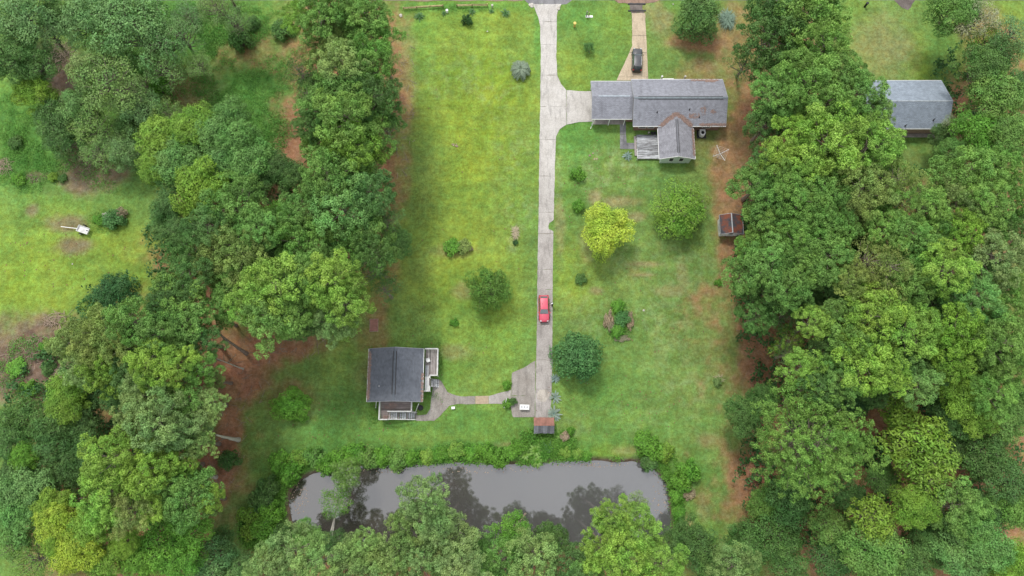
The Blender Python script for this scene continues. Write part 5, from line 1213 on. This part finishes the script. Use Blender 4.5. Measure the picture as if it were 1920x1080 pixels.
M['lime'] = plain('lime_leaf', (.13, .25, .035), .5, var=.3, scale=4); M['silver'] = plain('silvery_frond', (.17, .225, .15), .6, var=.2, scale=4); M['drygrass'] = plain('dry_grass', (.42, .36, .24), .9, var=.25, scale=4); M['bluegrass'] = plain('blue_grass', (.16, .24, .17), .7, var=.25, scale=4)
AG = [strap('agave_leaf', 1.0, .19, (a, a-.75), [M['agave'], M['cream']], edge=True) for a in (.35, .75, 1.15)]
AG2 = [strap('agave_leaf', 1.0, .2, (a, a-.75), [M['agave'], M['agave']]) for a in (.35, .75, 1.15)]
ST = [strap('strap_leaf', 1.0, .12, (a, a-1.1), [M['strapgreen']]) for a in (.6, .95, 1.3)]
SL = [strap('broad_leaf', 1.0, .3, (a, a-1.2), [M['lime']]) for a in (.6, .95, 1.25)]
PB = [strap('grass_blade', 1.0, .035, (a, a-1.5), [M['bluegrass']], 5) for a in (.8, 1.1, 1.4)]
DB = [strap('grass_blade', 1.0, .04, (a, a-1.4), [M['drygrass']], 5) for a in (.8, 1.1, 1.4)]
def rosette(u, v, r, protos, n, label, name, cat, z0=.05, parts=True, stem=None, group=None, rv=None):
    rad = r*SC(v, .5)*1.12; rr = random.Random(int(u+v*3)); x, y = P(u, v, .3); root = empty(name, (x, y, 0), 0, label, cat, group)
    if stem: MB().tube((0, 0, 0), (0, 0, stem), .16, .13, n=8).build('stem', M['bark_grey'], root)
    zb = (stem or 0) + z0
    if parts:
        for i in range(n):
            k = min(2, int(3*i/n)); s = rad*rr.uniform(.8, 1.15)*(1.0, .95, .75)[k]
            link('leaf', protos[k], root, (0, 0, zb), (0, 0, i*GA + rr.uniform(-.25, .25)), (s, s*rr.uniform(.9, 1.2), s))
    else:
        mb = MB(); src = []
        for p in protos: src.append(([tuple(q.co) for q in p.vertices], [tuple(q.vertices) for q in p.polygons]))
        for i in range(n):
            k = rr.randrange(3); s = rad*rr.uniform(.65, 1.15); a = rr.uniform(0, 6.28); ca, sa = math.cos(a), math.sin(a); vv, ff = src[k]; ox, oy = rr.uniform(-.15, .15)*rad, rr.uniform(-.15, .15)*rad*((rv or r)/r)*2
            mb.add([(ox + s*(q[0]*ca - q[1]*sa), oy + s*(q[0]*sa + q[1]*ca)*((rv or r)/r)**.5, zb + s*q[2]) for q in vv], ff)
        mb.build('blades', protos[0].materials[0], root)['kind'] = 'stuff'
    return root
rosette(1041, 710, 10, AG2, 22, 'blue grey agave, smallest of three beside the driveway end', 'agave', 'agave', group='agaves along the driveway end')
rosette(1041, 745, 13, AG, 28, 'cream edged agave in the middle of three beside the driveway end', 'agave', 'agave', group='agaves along the driveway end')
rosette(1039, 776, 15, AG, 32, 'largest cream edged agave, next to the pump shed', 'agave', 'agave', group='agaves along the driveway end')
rosette(1177, 292, 10, AG2, 30, 'blue grey agave at the foot of the house deck', 'agave', 'agave')
for u, v, r, lab in ((786, 30, 11, 'spiky green plant nearest the wood below the longer rail fence'), (948, 24, 11, 'spiky green plant nearest the driveway in the road border'), (885, 21, 8, 'spiky green plant below the middle of the shorter rail fence'), (832, 24, 6, 'small spiky green plant at the end of the longer rail fence'), (921, 20, 6, 'small spiky green plant at the end of the shorter rail fence')):
    rosette(u, v, r, ST, 34, lab, 'spiky_plant', 'plant', group='spiky plants in the road border')
shrub(876, 38, 10, 'k', 'dark green bush below the spiky plants of the road border', 1.4)
for u, v, r, lab in ((985, 852, 15, 'big leaved plant on the pond bank below the pump shed'), (1005, 845, 16, 'broad strappy plant on the pond bank behind the pump shed'), (1030, 840, 14, 'strappy green plant on the pond bank beyond the pump shed'), (1008, 866, 13, 'big leaved plant hanging over the water below the pump shed'), (940, 868, 13, 'big leaved plant at the water near the table'), (1045, 815, 10, 'strappy plant beside the pump shed and agaves')):
    rosette(u, v, r, SL if r != 14 else ST, 26, lab, 'broad_leaf_plant', 'plant')
rosette(1363, 37, 17, PB, 420, 'silvery blue pampas grass beside the big dark round evergreen', 'pampas_grass', 'grass', parts=False, rv=24)
rosette(966, 437, 9, DB, 200, 'dry tan grass tuft on the lawn near the driveway', 'dry_grass', 'grass', parts=False, rv=18)
shrub(966, 455, 6, 'k', 'dark small clump at the foot of the dry grass tuft', .5)
rosette(1349, 712, 12, DB, 40, 'sparse pale dry tuft on the lower lawn near the wood', 'dry_grass', 'grass', parts=False)
# feather palm
def frond(name):
    m = MB(); seg = 9; L = 1.0
    for i in range(seg):
        t0, t1 = i/seg, (i+1)/seg; f = lambda t: Vector((t*.92, 0, .55*t - .85*t*t))
        a, b_ = f(t0), f(t1); m.add([a+Vector((0,-.008,0)), b_+Vector((0,-.006,0)), b_+Vector((0,.006,0)), a+Vector((0,.008,0))], [(0,1,2,3)])
        if i > 1:
            for s in (-1, 1):
                ll = .2*math.sin(math.pi*(t0*.85+.12)); m.add([a, b_, b_ + Vector((ll*.6, s*ll, .03))], [(0,1,2)]); m.add([(a+b_)/2, b_, b_ + Vector((ll*.7, s*ll*.85, -.06))], [(0,1,2)])
    return m.mesh(name, M['silver'])
FR = frond('frond'); x, y = P(976, 128, 1.2); q = empty('feather_palm', (x, y, 0), 0, 'silvery green feather palm on the upper lawn beside the driveway', 'palm')
MB().tube((0,0,0), (0,0,1.1), .25, .2, n=10).build('trunk', M['bark_grey'], q)
for i in range(44):
    rr = random.Random(i); e = (i/44); s = 2.0*rr.uniform(.85, 1.1)*(1 - .25*e); link('frond', FR, q, (0, 0, 1.1), (0, -.75*e + .25, i*GA + rr.uniform(-.2, .2)), (s, s*1.3, s))
# bare trunks at the wood edges
for (u0, v0, u1, v1, h, r_, lab) in ((446, 60, 420, 18, 10, .3, 'tall bare vine hung trunk in the rough clearing'), (444, 16, 430, -8, 9, .25, 'second bare trunk near the road in the rough clearing')):
    a, b_ = Vector((*P(u0, v0), 0)), Vector((*P(u1, v1, h), h)); q = empty('bare_tree', a, 0, lab, 'tree'); MB().tube((0,0,0), b_-a, r_, r_*.6, n=9).build('trunk', M['bark_grey'], q)
    for k in range(5): t = .4+.12*k; p = (b_-a)*t; MB().tube(p, p + Vector((rnd.uniform(-2,2), rnd.uniform(-2,2), 1.2)), .07, .02, n=5).build('branch', M['bark_grey'], q)

for u0, v0, u1, v1, h, r_, lab in ((447, 824.5, 400, 821, 14, .3, 'pale pine trunk standing at the wood edge beyond the pond corner'), (405, 894.5, 380, 896, 10, .26, 'short pale trunk showing at the wood edge below the dark bush'), (462, 663, 408, 631, 15, .26, 'dark leaning trunk on the red straw beyond the cottage, the upper one'), (456, 691.5, 404, 674, 13, .12, 'thin pale stem on the red straw beyond the cottage, the lower one'), (711, 44, 699, 5, 14, .3, 'dark trunk at the wood corner nearest the longer rail fence'), (698, 283, 682, 268, 9, .26, 'dark trunk at the wood edge level with the brick house')):
    a, b_ = Vector((*P(u0, v0), -.1)), Vector((*P(u1, v1, h), h)); q = empty('tall_pine', a, 0, lab, 'tree', 'trunks showing at the wood edge')
    o = link('trunk', TR[1] if 'dark' in lab else TRG[1], q, (0,0,0), (0,0,0), (r_, r_, (b_-a).length)); o.rotation_mode = 'QUATERNION'; o.rotation_quaternion = (b_-a).to_track_quat('Z', 'Y')
    if 'pale' in lab: o.material_slots[0].link = 'OBJECT'; o.material_slots[0].material = M['bark_white']
    for k in range(4):
        p = (b_-a)*(.6+.11*k); MB().tube(p, p + Vector((rnd.uniform(-1.6,1.6), rnd.uniform(-1.6,1.6), .8)), .06, .02, n=5).build('branch', M['bark_grey'], q)

# ------------------------------------------------------------------ ground cover: weeds, undergrowth, bank plants
def scatter(name, label, spots, n, size, mat, col, hmax=.8, clump=7):
    c, ax, nm, L, W, ti = [], [], [], [], [], []
    tot = sum(a*b for _, _, a, b in spots)
    for (u, v, ru, rv) in spots:
        k = max(1, int(n*ru*rv/tot)); x0, y0 = P(u, v); t = R.uniform(0, 6.28, k); s = np.sqrt(R.uniform(0, 1, k)); sx, sy = ru*SC(v), rv*SCV(v)
        cx, cy = x0 + sx*s*np.cos(t), y0 + sy*s*np.sin(t); keep = fbm(cx, cy, 3.0, 71, 3) > .42
        inside = sdist(cx, cy, POND) < -.25; keep &= inside; cx, cy = cx[keep], cy[keep]; k = len(cx)
        if not k: continue
        hh = np.clip(fbm(cx, cy, 2.0, 9, 3)*1.6 - .3, .15, 1)*hmax; tt = R.uniform(-.25, .25, k)
        o = R.normal(0, .28, (k, clump, 3)); pos = np.stack([cx, cy, hh*.5], -1)[:, None, :] + o*np.array([1, 1, .5]); pos[..., 2] = np.abs(pos[..., 2]) + .04
        m = k*clump; c.append(pos.reshape(-1, 3)); nn = unit(rdir(m) + np.array([0, 0, .9])); nm.append(nn); ax.append(np.cross(nn, rdir(m))); L.append(R.uniform(.7, 1.4, m)*size); W.append(R.uniform(.4, .7, m)*size); ti.append(np.clip(.5 + np.repeat(tt, clump) + R.uniform(-.25, .25, m), 0, 1))
    cc = np.concatenate
    o = link(name, kites(name, cc(c), cc(ax), cc(nm), cc(L), cc(W), cc(ti), mat), color=col); tag(o, label, kind='stuff')
scatter('weeds', 'rough low weeds of the clearing beyond the first wood', [(470,160,110,150),(400,60,110,60),(330,130,120,120),(480,260,60,60),(60,310,70,50),(120,270,120,50),(30,220,40,60),(60,690,90,60),(230,330,80,30)], 15000, .19, M['leaf'], (.12,.29,.055), .5, 6)
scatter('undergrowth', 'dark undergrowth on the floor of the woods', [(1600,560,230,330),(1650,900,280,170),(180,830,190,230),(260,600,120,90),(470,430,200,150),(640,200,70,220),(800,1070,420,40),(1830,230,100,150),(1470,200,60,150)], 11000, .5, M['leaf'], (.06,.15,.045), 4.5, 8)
scatter('bank_weeds', 'low weeds and grasses along the pond bank', [(620,862,110,20),(760,862,90,16),(880,856,90,20),(1010,852,70,24),(1110,858,60,10),(1230,870,40,34),(1262,940,18,70),(500,930,34,60),(560,880,40,30),(480,990,30,40),(900,1024,200,8),(700,1028,90,8),(1020,830,60,24)], 9000, .24, M['blade'], (.15,.34,.055), .7, 8)
scatter('weeds', 'tufts of long grass along the drive edges and walls', [(1240,250,30,5),(1180,290,20,8),(745,652,60,4),(822,680,6,40),(815,755,14,20),(700,770,10,30),(1020,812,24,5),(1370,446,24,5),(1260,310,34,4),(1160,602,30,40),(200,415,36,22),(870,16,60,5),(790,20,40,4)], 1100, .16, M['blade'], (.12,.28,.05), .22, 6)

def litter(name, label, spots, n, lo, hi, w, mat, z=.03):
    mb = MB()
    for (u, v, ru, rv) in spots:
        x0, y0 = P(u, v); sx, sy = ru*SC(v), rv*SCV(v)
        for _ in range(n):
            t, s = rnd.uniform(0, 6.28), math.sqrt(rnd.random()); x, y = x0 + sx*s*math.cos(t), y0 + sy*s*math.sin(t); l = rnd.uniform(lo, hi)/2; a = rnd.uniform(0, 3.14); dx, dy = l*math.cos(a), l*math.sin(a); ex, ey = -math.sin(a)*w/2, math.cos(a)*w/2
            mb.add([(x-dx-ex, y-dy-ey, z), (x+dx-ex, y+dy-ey, z), (x+dx+ex, y+dy+ey, z+.03), (x-dx+ex, y-dy+ey, z+.03)], [(0, 1, 2, 3)])
    tag(mb.build(name, mat), label, kind='stuff')
litter('fallen_twigs', 'fallen twigs and bark on the straw under the pines', [(450,700,70,70),(560,635,60,40),(430,840,40,110),(1420,640,40,110),(1410,420,30,80),(1410,880,30,50),(760,200,20,150)], 60, .3, 1.3, .06, M['deadwood'], .06)
litter('fallen_leaves', 'scattered dead leaves on the lawns', [(1250,500,160,160),(870,450,120,350),(1150,760,150,60),(620,790,120,60),(140,480,140,80),(1120,380,70,120)], 45, .1, .22, .12, M['straw'], .04)
litter('floating_leaves', 'leaves and scum floating along the pond edge', [(1240,930,16,60),(700,882,60,5),(900,882,120,5),(1120,872,80,4),(560,935,16,30)], 45, .08, .2, .12, M['twig'], -.742)
